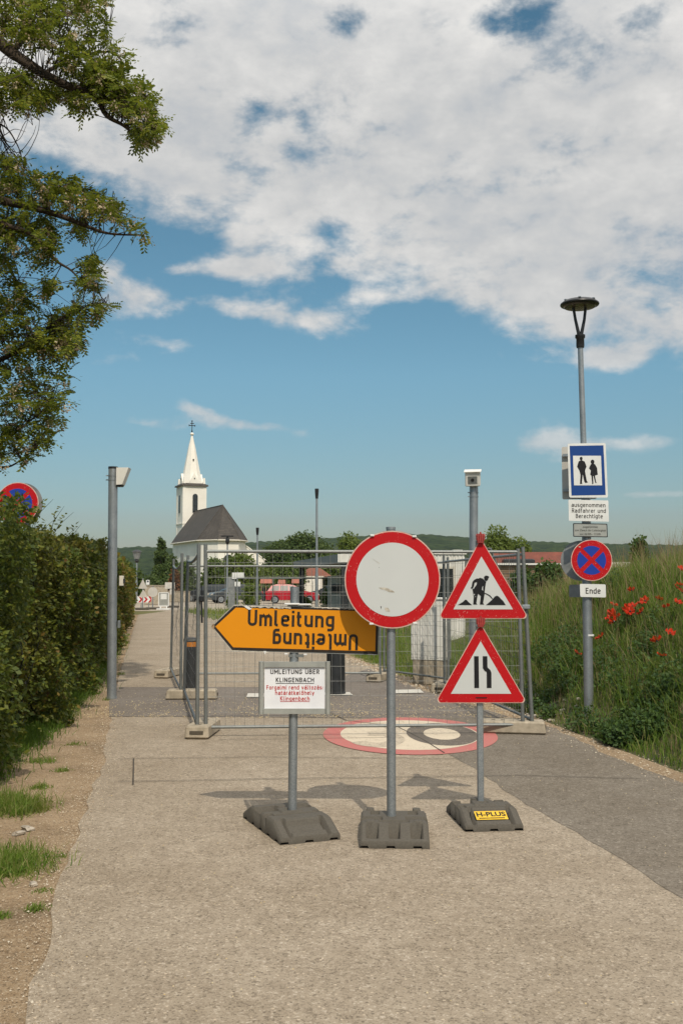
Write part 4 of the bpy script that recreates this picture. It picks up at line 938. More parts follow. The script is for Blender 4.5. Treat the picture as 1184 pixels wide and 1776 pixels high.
B0=[(-1.455,10.95,R(86),'concrete fence foot at the front left corner, slotted end towards the camera'),
    (1.82,11.08,R(-10),'concrete fence foot at the front right corner, lying beside the grass'),
    (-2.05,14.25,R(2),'concrete fence foot under the second left post, next to the banded bollard'),
    (-2.95,17.6,R(80),'concrete fence foot farthest back on the left side'),
    (.62,16.9,R(70),'concrete fence foot at the rear right corner, near the round sign post'),
    (1.50,15.3,R(75),'concrete fence foot in front of the white cabinet')]
proto=None
for x,y,rz,lb in B0:
    if proto is None: proto=block().build('concrete_block',['concrete','hollow']); o=proto
    else: o=proto.copy(); COL.objects.link(o)
    o.location=(x,y,.006); o.rotation_euler=(0,0,rz); tag(o,lb,'fence foot','concrete fence feet')

# ------------------------------------------------------------------ bollards
def bollard(px,py,r,h,label,band):
    g=G(px,py); e=empty('bollard',(g.x,g.y+r,.008),label,'bollard')
    b=MB(); b.lathe([(r*1.06,0),(r*1.06,.03),(r,.035),(r*.97,h*.86),(r*.97,h*.93),(r*1.02,h*.94),(r*1.02,h*.985),(r*.9,h),(r*.3,h+.01)],32); b.build('body','bollard',e,smooth=35)
    if band: b=MB(); b.lathe([(r*.985,h*.84),(r*.99,h*.84),(r*.99,h*.93),(r*.985,h*.93)],32); b.build('band','amber',e,smooth=35); b=MB(); b.lathe([(r*1.03,h*.955),(r*1.03,h*.985)],32); b.build('ring','galv_dark',e,smooth=35)
bollard(329,1200,.112,.77,'dark cylindrical bollard with an orange band behind the left fence panel',True)
bollard(582,1206,.135,.76,'plain dark bollard partly hidden behind the arrow sign, at the middle of the dark band',False)

# ------------------------------------------------------------------ camera poles
def campole(name,px,pyb,pytop,pw,label,side,Yv=None):
    g=G(px,pyb); Yv=Yv or g.y; g=P(px,pyb,Yv); S_=Yv/F; r=pw*S_/2; zt=P(px,pytop,Yv).z
    e=empty('camera_pole',(g.x,Yv,0),label,'pole'); tx=P({194:196.5,820:821}[px],pytop,Yv).x-g.x
    b=MB(); b.tube([(0,0,-.05),(tx,0,zt)],r,24); b.tube([(-.002,0,0.0),(0,0,.03)],r*1.12,24); b.build('pole','galv',e,smooth=40)
    b=MB(); b.tube([(tx,0,zt-.01),(tx,0,zt+.02)],r*1.05,24); b.build('cap','dark',e,smooth=40)
    for k in (.10,.16): b=MB(); b.tube([(tx,0,zt-k),(tx,0,zt-k-.014)],r*1.08,24); b.box((tx-r*1.2,-.02,zt-k-.007),(.03,.02,.014),0); b.build('clamp','galv',e,smooth=40)
    return e,tx,zt,r
e,tx,zt,r=campole('a',194,1212,812,16,'tall galvanised pole on the left edge of the path with a white wedge-shaped camera housing','L')
b=MB(); b.slab([(tx+r,zt-.0),(tx+r+.17,zt+.0),(tx+r+.085,zt-.235),(tx+r,zt-.24)],-.09,.09,0); b.slab([(tx+r+.0,zt-.242),(tx+r+.08,zt-.237),(tx+r+.07,zt-.26),(tx+r,zt-.262)],-.07,.07,1); b.build('camera_housing',['metalwhite','dark'],e)
b=MB(); b.box((r+.045,.02,1.75-.13),(.055,.08,.14),0,bev=.006); b.box((r+.08,.02,1.75-.13),(.02,.06,.06),1); b.build('switch_box',['cream','dark'],e); b=MB(); b.box((r+.018,.02,1.02),(.03,.06,.10),0,bev=.004); b.build('socket_box','galv',e)
e,tx,zt,r=campole('b',820,1200,842,15,'tall galvanised pole behind the roadworks triangles with a tilted square camera on top','R',15.2)
b=MB(); b.X=Matrix.Translation((tx-.02,-.06,zt+.10))@Matrix.Rotation(R(-10),4,'Z')@Matrix.Rotation(R(14),4,'X')
b.box((0,0,0),(.22,.20,.215),0,bev=.012); b.box((0,-.1025,-.01),(.135,.006,.11),1); b.tube([(.0,-.104,-.01),(0,-.112,-.01)],.025,16,2); b.box((0,0,.112),(.25,.25,.010),0); b.build('camera_housing',['metalwhite','galv_dark','dark'],e)

# ------------------------------------------------------------------ lamp post with signs (right)
YL=11.45; S=YL/F; ox=1021; gx=(1021-592)*S/1.0
L0=P(1021,1262,YL)
lp_=empty('street_lamp',(L0.x,YL,0.0),'galvanised lamp post with dark disc lamp and blue zone sign beside the grassy bank','street lamp')
lz=lambda py:P(592,py,YL).z; lx=lambda px:(P(px,960,YL).x-L0.x); 
b=MB(); b.tube([(0,.0,-.1),(-.0,0,lz(1010)),(P(1016,900,YL).x-L0.x,0,lz(900)),(P(1013,790,YL).x-L0.x,0,lz(790))],[.052,.051,.050,.050],24)
xt=P(1005.5,598,YL).x-L0.x
b.tube([(P(1012,800,YL).x-L0.x,0,lz(800)),(xt,0,lz(598))],[.034,.030],20); b.tube([(P(1020.5,1100,YL).x-L0.x,0,lz(1100)),(P(1020.5,1104,YL).x-L0.x,0,lz(1103))],.055,24,1)
b.build('pole',['galv','bright'],lp_,smooth=40)
b=MB(); z0=lz(600); zh=lz(530)
b.lathe([(.042,0),(.046,.02),(.044,.10),(.056,.115),(.056,.145),(.03,.15)],24,0,(xt,0,z0-.02))
b.tube([(xt-.012,0,z0+.12),(xt-.05,0,z0+.30),(xt-.075,0,zh+.0)],[.021,.017,.016],8); b.tube([(xt+.012,0,z0+.12),(xt+.05,0,z0+.30),(xt+.07,0,zh+.0)],[.021,.017,.016],8)
hd=b.build('lamp_bracket','dark',lp_,smooth=40)
b=MB(); b.lathe([(.05,.072),(.12,.068),(.18,.050),(.215,.022),(.218,.010),(.212,.000),(.19,-.008)],36,0,(xt,0,zh)); b.lathe([(.185,-.007),(.17,-.022),(.09,-.03)],36,1,(xt,0,zh))
for k in range(6): a=k*2*math.pi/6+.3; b.box((xt+.165*math.cos(a),.165*math.sin(a),zh+.054),(.05,.03,.014),2,rz=a,bev=.003)
MT['smoked']=mat('smoked_lens',(.10,.085,.06),(.05,.045,.04),9,.25); b.build('lamp_head',['dark','smoked','galv'],lp_,smooth=30)
LX=lambda pts:[(P(a,960,YL).x-L0.x,lz(c)) for a,c in pts]
# blue zone sign
fy=-.075
b=MB(); b.slab(roundpoly(LX([(985,864),(1052,864),(1049.5,770),(983.5,771)]),.018),fy-.006,fy,0); b.flat(LX([(989,860.5),(1048,859.5),(1045.5,774),(987,775)]),fy-.0075,1)
b.flat(LX([(993.5,843),(1042,843),(1041,792),(992.5,792)]),fy-.009,0)
zz=lambda x,y:(940+x/3.17,500+y/3.17)
fig=[[(197,957),(207,951),(217,951),(230,957),(240,985),(233,1001),(231,1010),(240,1064),(247,1070),(232,1075),(226,1066),(218,1026),(213,1072),(215,1079),(202,1080),(206,1030),(200,1006),(188,985)],
     [(262,974),(271,967),(279,968),(287,973),(298,993),(299,1012),(301,1029),(285,1034),(291,1070),(294,1075),(286,1073),(277,1036),(274,1036),(276,1078),(268,1081),(269,1070),(265,1034),(259,1028),(263,1006),(253,994)]]
for k,p in enumerate(fig): b.flat(LX([zz(*q) for q in p]),fy-.0105,2)
b.flat([(lx(940+211/3.17)+.016*math.cos(t*.4),lz(500+941/3.17)+.020*math.sin(t*.4)) for t in range(16)],fy-.0107,2)
b.flat([(lx(940+273/3.17)+.021*math.cos(t*.4),lz(500+959/3.17)+.025*math.sin(t*.4)) for t in range(16)],fy-.0107,2)
b.build('zone_sign',['bright','blue','black'],lp_)
b=MB(); b.X=Matrix.Translation((lx(1010),.12,lz(818)))@Matrix.Rotation(R(168),4,'Z')
b.slab(roundpoly(rect(-.19,-.30,.19,.30),.02),-.004,.004,0,0,0); b.box((0,.03,.2),(.36,.04,.03),1); b.box((0,.03,-.2),(.36,.04,.03),1); b.build('rear_sign',['signbackpale','galv'],lp_)['label']='back of the sign facing the other way'
b=MB(); b.slab(roundpoly(LX([(984,904),(1053,905.5),(1052.5,869),(983.5,867.5)]),.010),fy-.004,fy,0)
for k,(tx_,px_,pw_,py) in enumerate([('ausgenommen',988.7,58.5,880),('Radfahrer und',989.2,58.5,889.7),('Berechtigte',995.8,46.5,899.2)]): b.letters(tx_,lx(px_),lz(py),pw_*YL/F,7.2*YL/F,fy-.0055,1,.13,R(-.6))
b.build('exception_plate',['bright','bold'],lp_)
b=MB(); b.slab(roundpoly(LX([(991,931.5),(1050.5,932.5),(1050,909),(991,908)]),.010),fy-.004,fy,0); b.slab(roundpoly(LX([(992.5,930),(1049,931),(1048.5,910.5),(992.5,909.5)]),.008),fy-.0048,fy-.004,2)
for k,(tx_,py) in enumerate([('ausgenommen',914.5),('zum Zweck der Ladetätigkeit',920.5),('von 06:00h - 22:00h',927)]): b.text(tx_,.034,lx(1020.5),lz(py),fy-.006,1,.86,.0,rot=R(-.6))
b.build('hours_plate',['dark','bold','alu'],lp_)
def nostop(b,cx_,cz_,r,fy,m0=0):
    b.slab(circ(cx_,cz_,r),fy-.004,fy,0,0,0); b.flat(circ(cx_,cz_,r*.965),fy-.005,1)
    for q in range(4):
        a0=q*math.pi/2+math.pi/4; pts=[]; off=.105*r
        c_=(cx_+math.cos(a0+math.pi/4)*off*1.41,cz_+math.sin(a0+math.pi/4)*off*1.41); ri=r*.70
        d=math.asin(off/ri); st=a0+d; en=a0+math.pi/2-d; pts=[c_]+[(cx_+ri*math.cos(st+(en-st)*k/14),cz_+ri*math.sin(st+(en-st)*k/14)) for k in range(15)]
        b.flat(pts,fy-.0065,2)
b=MB(); nostop(b,lx(1021.5),lz(972),.228,fy-.01); b.box((lx(1001),fy-.012,lz(949)),(.02,.02,.012),0)
b.build('no_stopping_sign',['rim','red','blue2'],lp_)
b=MB(); b.X=Matrix.Translation((lx(1010),.11,lz(972)))@Matrix.Rotation(R(155),4,'Z'); b.slab(circ(0,0,.225),-.004,.004,0); b.box((0,.02,.1),(.12,.05,.03),1); b.box((0,.02,-.1),(.12,.05,.03),1); b.build('rear_sign',['signback','galv'],lp_)['label']='round sign back facing away'
b=MB(); b.slab(roundpoly(LX([(1001.5,1035),(1045.5,1036),(1045.5,1013.5),(1001,1012.5)]),.014),fy-.004,fy,0); b.letters('Ende',lx(1010.8),lz(1029.5),25.5*YL/F,10*YL/F,fy-.0055,1,.14); b.build('end_plate',['bright','bold'],lp_)
b=MB(); b.X=Matrix.Translation((lx(1010),.09,lz(1025)))@Matrix.Rotation(R(155),4,'Z'); b.slab(roundpoly(rect(-.14,-.07,.14,.07),.02),-.003,.003,0); b.build('rear_plate','signback',lp_)
for py,xx in ((778,1014),(856,1016),(872,1016),(900,1017),(909,1018),(955,1019),(992,1020),(1020,1020.5)):
    b=MB(); b.tube([(lx(xx),0,lz(py)),(lx(xx),0,lz(py)-.018)],.056,20); b.box((lx(xx),-.055,lz(py)-.009),(.10,.04,.016),0); b.build('bracket','galv_dark',lp_,smooth=40)
# left no stopping sign in the hedge
YL=11.2; g=P(42,873,YL); ns=empty('no_stopping_sign',(g.x,YL+.06,0),'round blue and red no stopping sign half buried in the hedge at the left edge','road sign')
zc=P(31,873,YL).z; cx_=P(31,873,YL).x-g.x
b=MB(); nostop(b,cx_,zc,.231,-.06); b.build('panel',['rim','red','blue2'],ns)
b=MB(); b.X=Matrix.Translation((cx_+.02,.05,zc))@Matrix.Rotation(R(172),4,'Z'); b.slab(circ(0,0,.234),-.004,.004,0); b.box((.0,.03,.1),(.3,.04,.03),1); b.box((0,.03,-.1),(.3,.04,.03),1); b.build('rear_panel',['signback','galv'],ns)
b=MB(); b.tube([(.02,0,0),(.02,0,zc+.1)],.03,16); b.build('post','galv',ns,smooth=40)

# ------------------------------------------------------------------ electric cabinet
cab=empty('electric_cabinet',(1.42,16.4,0),'weathered white ribbed electric cabinet on a concrete plinth behind the fence','cabinet',rz=R(-24))
b=MB(); b.box((.0,0,.19),(.50,.36,.38),0,bev=.01); b.build('plinth','concrete',cab)
b=MB(); b.box((0,0,.855),(.54,.38,.95),0,bev=.008)
for i in range(9): b.box((-.24+.06*i,-.193,.85),(.028,.010,.86),0)
for i in range(6): b.box((.273,-.15+.06*i,.85),(.010,.028,.86),0); b.box((-.273,-.15+.06*i,.85),(.010,.028,.86),0)
b.build('body','metalwhite',cab)
b=MB(); b.box((0,0,1.343),(.58,.42,.03),0,bev=.006); b.build('lid','metalwhite',cab)
b=MB(); b.box((-.278,-.05,.93),(.015,.03,.17),0); b.box((-.278,.02,.93),(.015,.03,.17),0); b.box((-.276,-.015,.84),(.012,.1,.03),0); b.build('handle','dark',cab)

# ------------------------------------------------------------------ church
ch=empty('church',(-19.7,170,0),'white village church with a pointed tower, grey hipped roof and rounded apse','church')
ang=math.atan2(-.41,.91)   # axis rotation; local +y runs away from the camera
ch.rotation_euler=(0,0,-ang)
hw=4.0; ze=8.55; zr=14.4; LN=16.4
ap=[(-hw,LN),(-hw,0),(-1.75,-3.2),(1.75,-3.2),(hw,0),(hw,LN)]
b=MB(); n=len(ap)
b.add([(x,y,0) for x,y in ap]+[(x,y,ze) for x,y in ap],[[i,(i+1)%n,n+(i+1)%n,n+i] for i in range(n)]+[list(range(n,2*n))],0)
b.add([(-hw,LN,ze),(hw,LN,ze),(0,LN,zr-.1)],[[0,1,2]],0)
for i in range(1,4):
    a=Vector(ap[i]); c=Vector(ap[i+1]); m_=(a+c)/2
nv_=b.build('nave_walls','plaster',ch)
b=MB(); e_=1.07; rp=[(x*e_+(.0),(y*e_ if y<0 else y)-.15*(y==0)) for x,y in ap]; rp=[(-hw-.35,LN),(-hw-.35,-.1),(-1.9,-3.6),(1.9,-3.6),(hw+.35,-.1),(hw+.35,LN)]
A=(0,0,zr); B=(0,LN,zr); vs=[(x,y,ze+.02) for x,y in rp]+[A,B]
kink=[(x*.80,(y*.80 if y<0 else y),ze+1.25) for x,y in rp]
# slightly flared eaves: lower skirt and steeper upper slopes
vs=[(x,y,ze-.05) for x,y in rp]+kink+[A,B]
fs=[]
for i in range(5): fs.append([i,i+1,6+i+1,6+i])
fs += [[6,7,12,13],[7,8,12],[8,9,12],[9,10,12],[10,11,13,12]]
b.add(vs,[f[::-1] for f in fs],0); 
for i in (7,8,9,10): b.tube([vs[i-6],vs[i],A],.09,5)
b.tube([A,B],.12,5); b.build('roof','slate',ch)
b=MB()
for i in range(5): b.tube([(rp[i][0],rp[i][1],ze-.12),(rp[i+1][0],rp[i+1][1],ze-.12)],.13,6)
b.build('eaves','cream',ch)
def arch(b,x0,x1,z0,z1,y,mi=0):
    r=(x1-x0)/2; c=(x0+x1)/2; b.slab([(x0,z0),(x1,z0)]+[(c+r*math.cos(t*math.pi/10),z1-r+r*math.sin(t*math.pi/10)) for t in range(11)],y-.03,y+.05,mi)
b=MB(); arch(b,-.85,.85,3.2,6.1,-3.22); b.build('apse_window','glass',ch)
fb=Vector((hw-1.75,3.2)).normalized(); b=MB(); b.X=Matrix.Translation(((1.75+hw)/2,-1.6,0))@Matrix.Rotation(math.atan2(3.2,hw-1.75),4,'Z'); arch(b,-.6,.6,3.2,6.1,-.02); b.build('side_window','glass',ch)
# lean-to
b=MB(); b.slab([(hw,0),(hw,8.0),(hw+4.4,5.0),(hw+4.4,0)],1.2,7.5,0,0,0); b.build('sacristy','plaster',ch)
b=MB(); b.slab([(hw,8.02),(hw,8.2),(hw+4.7,5.0),(hw+4.7,4.8)],1.1,7.6,0); b.build('sacristy_roof','plaster',ch)
# tower
tw_=2.15; ty=LN+2.4; ztw=19.0
b=MB(); b.X=Matrix.Translation((0,ty,0)); b.box((0,0,ztw/2),(tw_*2,tw_*2,ztw),0); 
for sx in (-1,1):
    for sy in (-1,1): b.box((sx*(tw_-.22),sy*(tw_-.22),ztw/2),(.56,.56,ztw-.3),0)
b.box((0,0,12.2),(tw_*2+.25,tw_*2+.25,.22),0)
b.build('tower','plaster',ch)
b=MB(); b.X=Matrix.Translation((0,ty,0)); b.box((0,0,ztw+.15),(tw_*2+.7,tw_*2+.7,.3),0,taper=.97); b.box((0,0,ztw+.4),(tw_*2+.3,tw_*2+.3,.3),0,taper=.85); b.build('cornice','slate',ch)
b=MB(); b.X=Matrix.Translation((0,ty,0)); r0=1.95
pr=[(r0,ztw+.3),(r0*.78,ztw+2.2),(.62,ztw+7.2),(.16,28.4),(.10,28.6)]
vs=[];fs=[]
for r,z in pr:
    for k in range(8): t=math.pi/8+k*math.pi/4; vs.append((r*1.08*math.cos(t),r*1.08*math.sin(t),z))
for i in range(len(pr)-1):
    for k in range(8): j=(k+1)%8; fs.append([i*8+k,i*8+j,i*8+8+j,i*8+8+k])
b.add(vs,fs,0)
for k in range(4):      # gablets and corner pinnacles
    b.X=Matrix.Translation((0,ty,0))@Matrix.Rotation(k*math.pi/2,4,'Z'); b.slab([(-.85,ztw+.5),(.85,ztw+.5),(.85,ztw+.9),(0,ztw+2.4),(-.85,ztw+.9)],-r0-.02,-r0+.8,0); b.box((-r0+.12,-r0+.12,ztw+.95),(.42,.42,1.2),0,taper=.7)
    b.box((0,-r0-.04,ztw+1.4),(.2,.06,.25),1)
b.X=Matrix.Translation((0,ty,0)); b.box((0,-1.0,23.9),(.22,.5,.3),1)
b.build('spire',['plaster','dark'],ch)
b=MB(); b.lathe([(.15,28.5),(.38,28.7),(.30,28.95),(.1,29.05)],12,0,(0,ty,0)); b.build('finial','plaster',ch,smooth=True)
b=MB(); b.tube([(0,ty,29),(0,ty,31.3)],.07,6); b.box((0,ty,30.35),(1.15,.12,.13),0); b.box((0,ty,30.75),(.7,.12,.12),0); b.tube([(-.1,ty,29.3),(.1,ty,29.3)],.16,8)
for s in (-1,1): b.box((s*.55,ty,30.35),(.12,.14,.3),0)
b.box((0,ty,31.2),(.3,.13,.12),0); b.build('cross','dark',ch)
b=MB(); b.X=Matrix.Translation((0,ty,0)); arch(b,-.38,.55,14.2,17.6,-tw_-.1); b.build('belfry_window','glass',ch); b=MB(); b.X=Matrix.Translation((0,ty,0))@Matrix.Rotation(-math.pi/2,4,'Z'); arch(b,-.45,.45,14.2,17.4,-tw_-.1); b.build('belfry_window','glass',ch)
b=MB(); b.X=Matrix.Translation((0,ty,0)); b.box((.1,-tw_-.1,12.9),(.3,.1,.3),0); b.build('slit_window','glass',ch)

# ------------------------------------------------------------------ background trees
def bgtree(name,px,Y,top,wpx,label,m='crown',base_z=0,shape='round',n=3600,size=None,low=.12,cat='tree',group=None):
    g=P(px,HOR,Y); h=P(px,top,Y).z-base_z; w=wpx/2*Y/F; e=empty(name,(g.x,Y,base_z),label,cat,group)
    n=int(n*2.1) if size is None else n; size=size or Y*.0019; r_=random.Random(int(px*7+Y)); b=MB()
    b.tube([(0,0,-.1),(0.05*h*.2,0,h*.35),(0,0,h*.8)],[h*.035,h*.026,h*.008],7)
    blobs=[]
    nb=40 if shape!='column' else 26
    for i in range(nb):
        if shape=='column':
            t=r_.random(); c=Vector((r_.uniform(-.35,.35)*w*(1-t*.75),r_.uniform(-.35,.35)*w,h*(low+.86*t))); rr=w*(.78-.62*t)*r_.uniform(.75,1.05)
        else:
            t=r_.random(); prof=math.sin(math.pi*min(1,.12+.80*t))**.6
            a=r_.uniform(0,6.28); q=r_.random()**.5*.66; c=Vector((math.cos(a)*w*q*prof,math.sin(a)*w*q*prof,h*(low+(.80-low)*t))); rr=min(w*.52,h*.28)*r_.uniform(.6,1.05)
            c.z=min(c.z,h-rr*.75)
        if i==0 and shape!='column': rr=min(w*.6,h*.3); c=Vector((0,0,h-rr*.95))
        blobs.append((c,rr)); b.tube([(0,0,h*low+.3*c.z),tuple(c)],[h*.012,h*.004],4,cap=False)
    b.build('trunk','bark',e)
    # crown: leaf clumps on the shells of many lobes
    ws=np.array([rr*rr for c,rr in blobs]); ws/=ws.sum(); idx=rng.choice(nb,n,p=ws); C=np.array([tuple(c) for c,_ in blobs])[idx]; RRr=np.array([rr for _,rr in blobs])[idx]
    d=rv(n); lump=1+.16*np.sin(d[:,0]*9+idx)*np.sin(d[:,2]*8+idx*2); pts=C+d*(RRr*(rng.random(n)**.22)*lump)[:,None]; pts[:,2]=np.maximum(pts[:,2],.05*h)
    L=size*rng.uniform(.6,1.5,n); leafobj('crown',quads(pts,rv(n)+np.array([[0,0,-.2]]),d*1.1+rv(n)*.7+np.array([[0,0,.3]]),L*1.2,L*.85),m,e); return e
bgtree('poplar_tree',279,105,929,40,'slender dark columnar poplar left of the church','crown3',shape='column',n=5200,low=.10)
bgtree('poplar_tree',297,125,962,34,'smaller dark tree between the poplar and the church wall','crown3',n=2600)
bgtree('shrub',303,92,985,20,'rust brown shrub at the foot of the church wall','rust',n=1400,low=.1,cat='shrub')
bgtree('broadleaf_tree',322,100,972,52,'dark tree in front of the nave behind the left fence corner','crown',n=4200)
bgtree('broadleaf_tree',370,98,966,54,'bushy tree in front of the apse, left of the thin lamp with a cross arm','crown',n=4200)
bgtree('broadleaf_tree',420,104,958,74,'broad light green tree right below the church roof','crown2',n=5600)
bgtree('broadleaf_tree',470,112,982,60,'mid green tree just right of the sloping church annex','crown2',n=4000)
bgtree('broadleaf_tree',478,200,944,70,'dark tree filling the gap between the church and the big round tree','crown3',n=4200)
bgtree('broadleaf_tree',483,122,938,84,'dark tree joining the left flank of the big dome-shaped tree','crown3',n=4500)
bgtree('broadleaf_tree',530,120,921,132,'large dark dome-shaped tree, the biggest in the middle distance','crown3',n=9500)
bgtree('broadleaf_tree',505,95,975,66,'low tree under the big dark dome-shaped tree','crown',n=4200)
bgtree('broadleaf_tree',566,100,962,60,'low tree behind the tall thin lamp post','crown',n=3600)
bgtree('broadleaf_tree',605,92,923,66,'light green tree peeping over the flat canopy left of the round sign','crown2',n=5600)
bgtree('broadleaf_tree',650,110,950,80,'tree hidden behind the round sign','crown2',n=3000)
bgtree('broadleaf_tree',862,70,911,74,'light green rounded tree just right of the upper triangle','crown2',n=5800)
bgtree('broadleaf_tree',900,74,930,58,'smaller green tree to the right of the rounded tree','crown2',n=3600)
bgtree('broadleaf_tree',212,78,968,60,'green tree above the far end of the hedge','crown3',n=3200)
bgtree('shrub',235,88,985,40,'low green bush beside the distant lantern','crown3',n=2200,cat='shrub')
bgtree('shrub',262,92,998,46,'low green bush left of the poplar foot','crown3',n=2200,cat='shrub')
bgtree('shrub',436,68,1010,38,'weedy green shrub left of the red car','crown2',n=2600,size=.14,low=.05,cat='shrub')
bgtree('shrub',405,66,1026,22,'low weeds at the foot of the white direction signs','crown2',n=1200,size=.14,low=.05,cat='shrub')
bgtree('shrub',572,52,1020,42,'tangled weeds in front of the dark parked car','grass',n=2400,size=.12,low=.05,cat='shrub')
bgtree('shrub',590,50,1002,16,'tall thin weed beside the dark canopy column','crown2',n=900,size=.10,low=.05,cat='shrub')
bgtree('shrub',528,58,1034,30,'low bush in front of the red car bonnet','crown2',n=1200,size=.12,low=.05,cat='shrub')
bgtree('shrub',905,27,985,60,'dense green bush on top of the grassy bank right of the fence','weed',n=7000,size=.075,low=.02,cat='shrub',base_z=.6)
bgtree('shrub',950,21,972,70,'dense bush behind the round no stopping sign of the lamp post','weed',n=6500,size=.06,low=.02,cat='shrub',base_z=1.0)
bgtree('shrub',1110,17.5,928,34,'feathery tall weed standing up on the crest of the bank','weed',n=1500,size=.05,low=.1,cat='shrub',base_z=1.7)
# distant wood belt so the hill foot reads as woodland
V=[]
for i in range(150):
    px=random.uniform(-300,1700); Yv=random.uniform(260,420); g=P(px,HOR,Yv)
    rr=random.uniform(3,6); nn=200; d=rv(nn); p=d*rr*(rng.random((nn,1))**.25); p[:,2]=np.abs(p[:,2])*1.1; L=rng.uniform(.8,1.8,nn); V.append(quads(p+np.array([g.x,Yv,0]),rv(nn),d+rv(nn)*.5+np.array([[0,0,.4]]),L,L*.8))
tag(leafobj('distant_wood',np.concatenate(V),'crown3'),kind='stuff')

# ------------------------------------------------------------------ cars
def car(loc,rz,paint,label,L=4.1,Wc=1.72,Hc=1.46):
    e=empty('parked_car',loc,label,'car','cars in the car park',rz=rz)
    def prof(pts,hwl,hwt,zl,zt):
        pass
    b=MB(); h=L/2
    low=[(-h+.05,.28),(-h,.45),(-h+.02,.72),(-h+.12,.92),(h-1.15,.94),(h-.35,.80),(h-.05,.62),(h,.45),(h-.06,.26)]
    rows=[]
    for s,k in ((-1,1),(1,1)): pass
    ys=[(-Wc/2,.0),(-Wc/2+.05,.03),(Wc/2-.05,.03),(Wc/2,.0)]
    vs=[];n=len(low)
    for y,dz in ys:
        for x,z in low: vs.append((x*(1 if dz else .985),y,z+(dz if z>.6 else 0)))
    fs=[[r*n+i,r*n+(i+1)%n,(r+1)*n+(i+1)%n,(r+1)*n+i] for r in range(3) for i in range(n)]+[list(range(n)),[3*n+i for i in range(n)][::-1]]
    b.add(vs,fs,0)
    gh=[(-h+.12,.93),(-h+.48,Hc-.08),(-h+.85,Hc),(h-2.35,Hc-.01),(h-1.95,Hc-.06),(h-1.05,.93)]
    n=len(gh); wl,wt=Wc/2-.04,Wc/2-.24; wy=lambda z:wl+(wt-wl)*(z-.93)/(Hc-.93)
    vs=[(x,-wy(z),z) for x,z in gh]+[(x,wy(z),z) for x,z in gh]
    b.add(vs,[[i,(i+1)%n,n+(i+1)%n,n+i] for i in range(n)]+[list(range(n))[::-1],[n+i for i in range(n)]],0)
    body=b.build('body',paint,e)
    for nm,pl in (('side_window',[[(-h+.34,.97),(-h+.60,Hc-.13),(-h+1.05,Hc-.09),(-h+1.02,.97)],[(-h+1.09,.97),(-h+1.12,Hc-.09),(h-2.40,Hc-.09),(h-2.38,.97)],[(h-2.30,.97),(h-2.33,Hc-.09),(h-2.08,Hc-.12),(h-1.28,.97)]]),):
        for p in pl:
            for s in (-1,1):
                w=MB(); q=[(x,s*(wy(z)+.006),z) for x,z in p]; w.add(q,[[0,1,2,3] if s<0 else [3,2,1,0]]); w.build('window','carglass',e)
    for (xa,za,xb,zb_) in ((-h+.17,1.0,-h+.45,Hc-.12),(h-1.13,1.0,h-1.92,Hc-.10)):
        w=MB(); s_=-1 if xa<0 else 1; w.add([(xa+s_*.03,-wy(za)+.08,za),(xa+s_*.03,wy(za)-.08,za),(xb+s_*.03,wy(zb_)-.06,zb_),(xb+s_*.03,-wy(zb_)+.06,zb_)],[[0,1,2,3]]); w.build('window','carglass',e)
    for x in (-h+.72,h-.78):
        for s in (-1,1):
            wv=MB(); wv.tube([(x,s*(Wc/2-.18),.31),(x,s*(Wc/2+.012),.31)],.31,20); t_=wv.build('tyre','tyre',e)
            wv=MB(); y1=s*(Wc/2+.016); wv.tube([(x,s*(Wc/2-.05),.31),(x,y1,.31)],.205,16); 
            for k in range(5): a=k*2*math.pi/5; wv.box((x+.1*math.cos(a),y1+s*.006,.31+.1*math.sin(a)),(.04,.012,.04),1)
            wv.build('rim',['galv','dark'],e)
    for s in (-1,1):
        w=MB(); w.box((-h+.06,s*(Wc/2-.14),.82),(.14,.24,.20),0,bev=.02); w.build('tail_light','cyanred',e)
        w=MB(); w.box((h-.16,s*(Wc/2-.22),.68),(.26,.34,.13),0,bev=.02); w.build('headlight','lamp',e)
        w=MB(); w.box((h-1.35,s*(Wc/2+.08),1.02),(.10,.16,.12),0,bev=.02); w.build('mirror',paint,e)
    return e
g=P(507,HOR,79); car((g.x,79,-.01),R(4),'carred','bright red hatchback parked behind the arrow sign')
g=P(364,HOR,86); car((g.x,86,-.01),R(178),'cardark','dark estate car parked at the left behind the fence corner',L=4.5)
g=P(407,HOR,80); car((g.x,80,-.01),R(200),'cargrey','grey car half hidden by the weedy shrub right of the dark estate car')
g=P(578,HOR,88); car((g.x,88,-.01),R(150),'cardark','dark car parked right of the red hatchback behind the weeds')

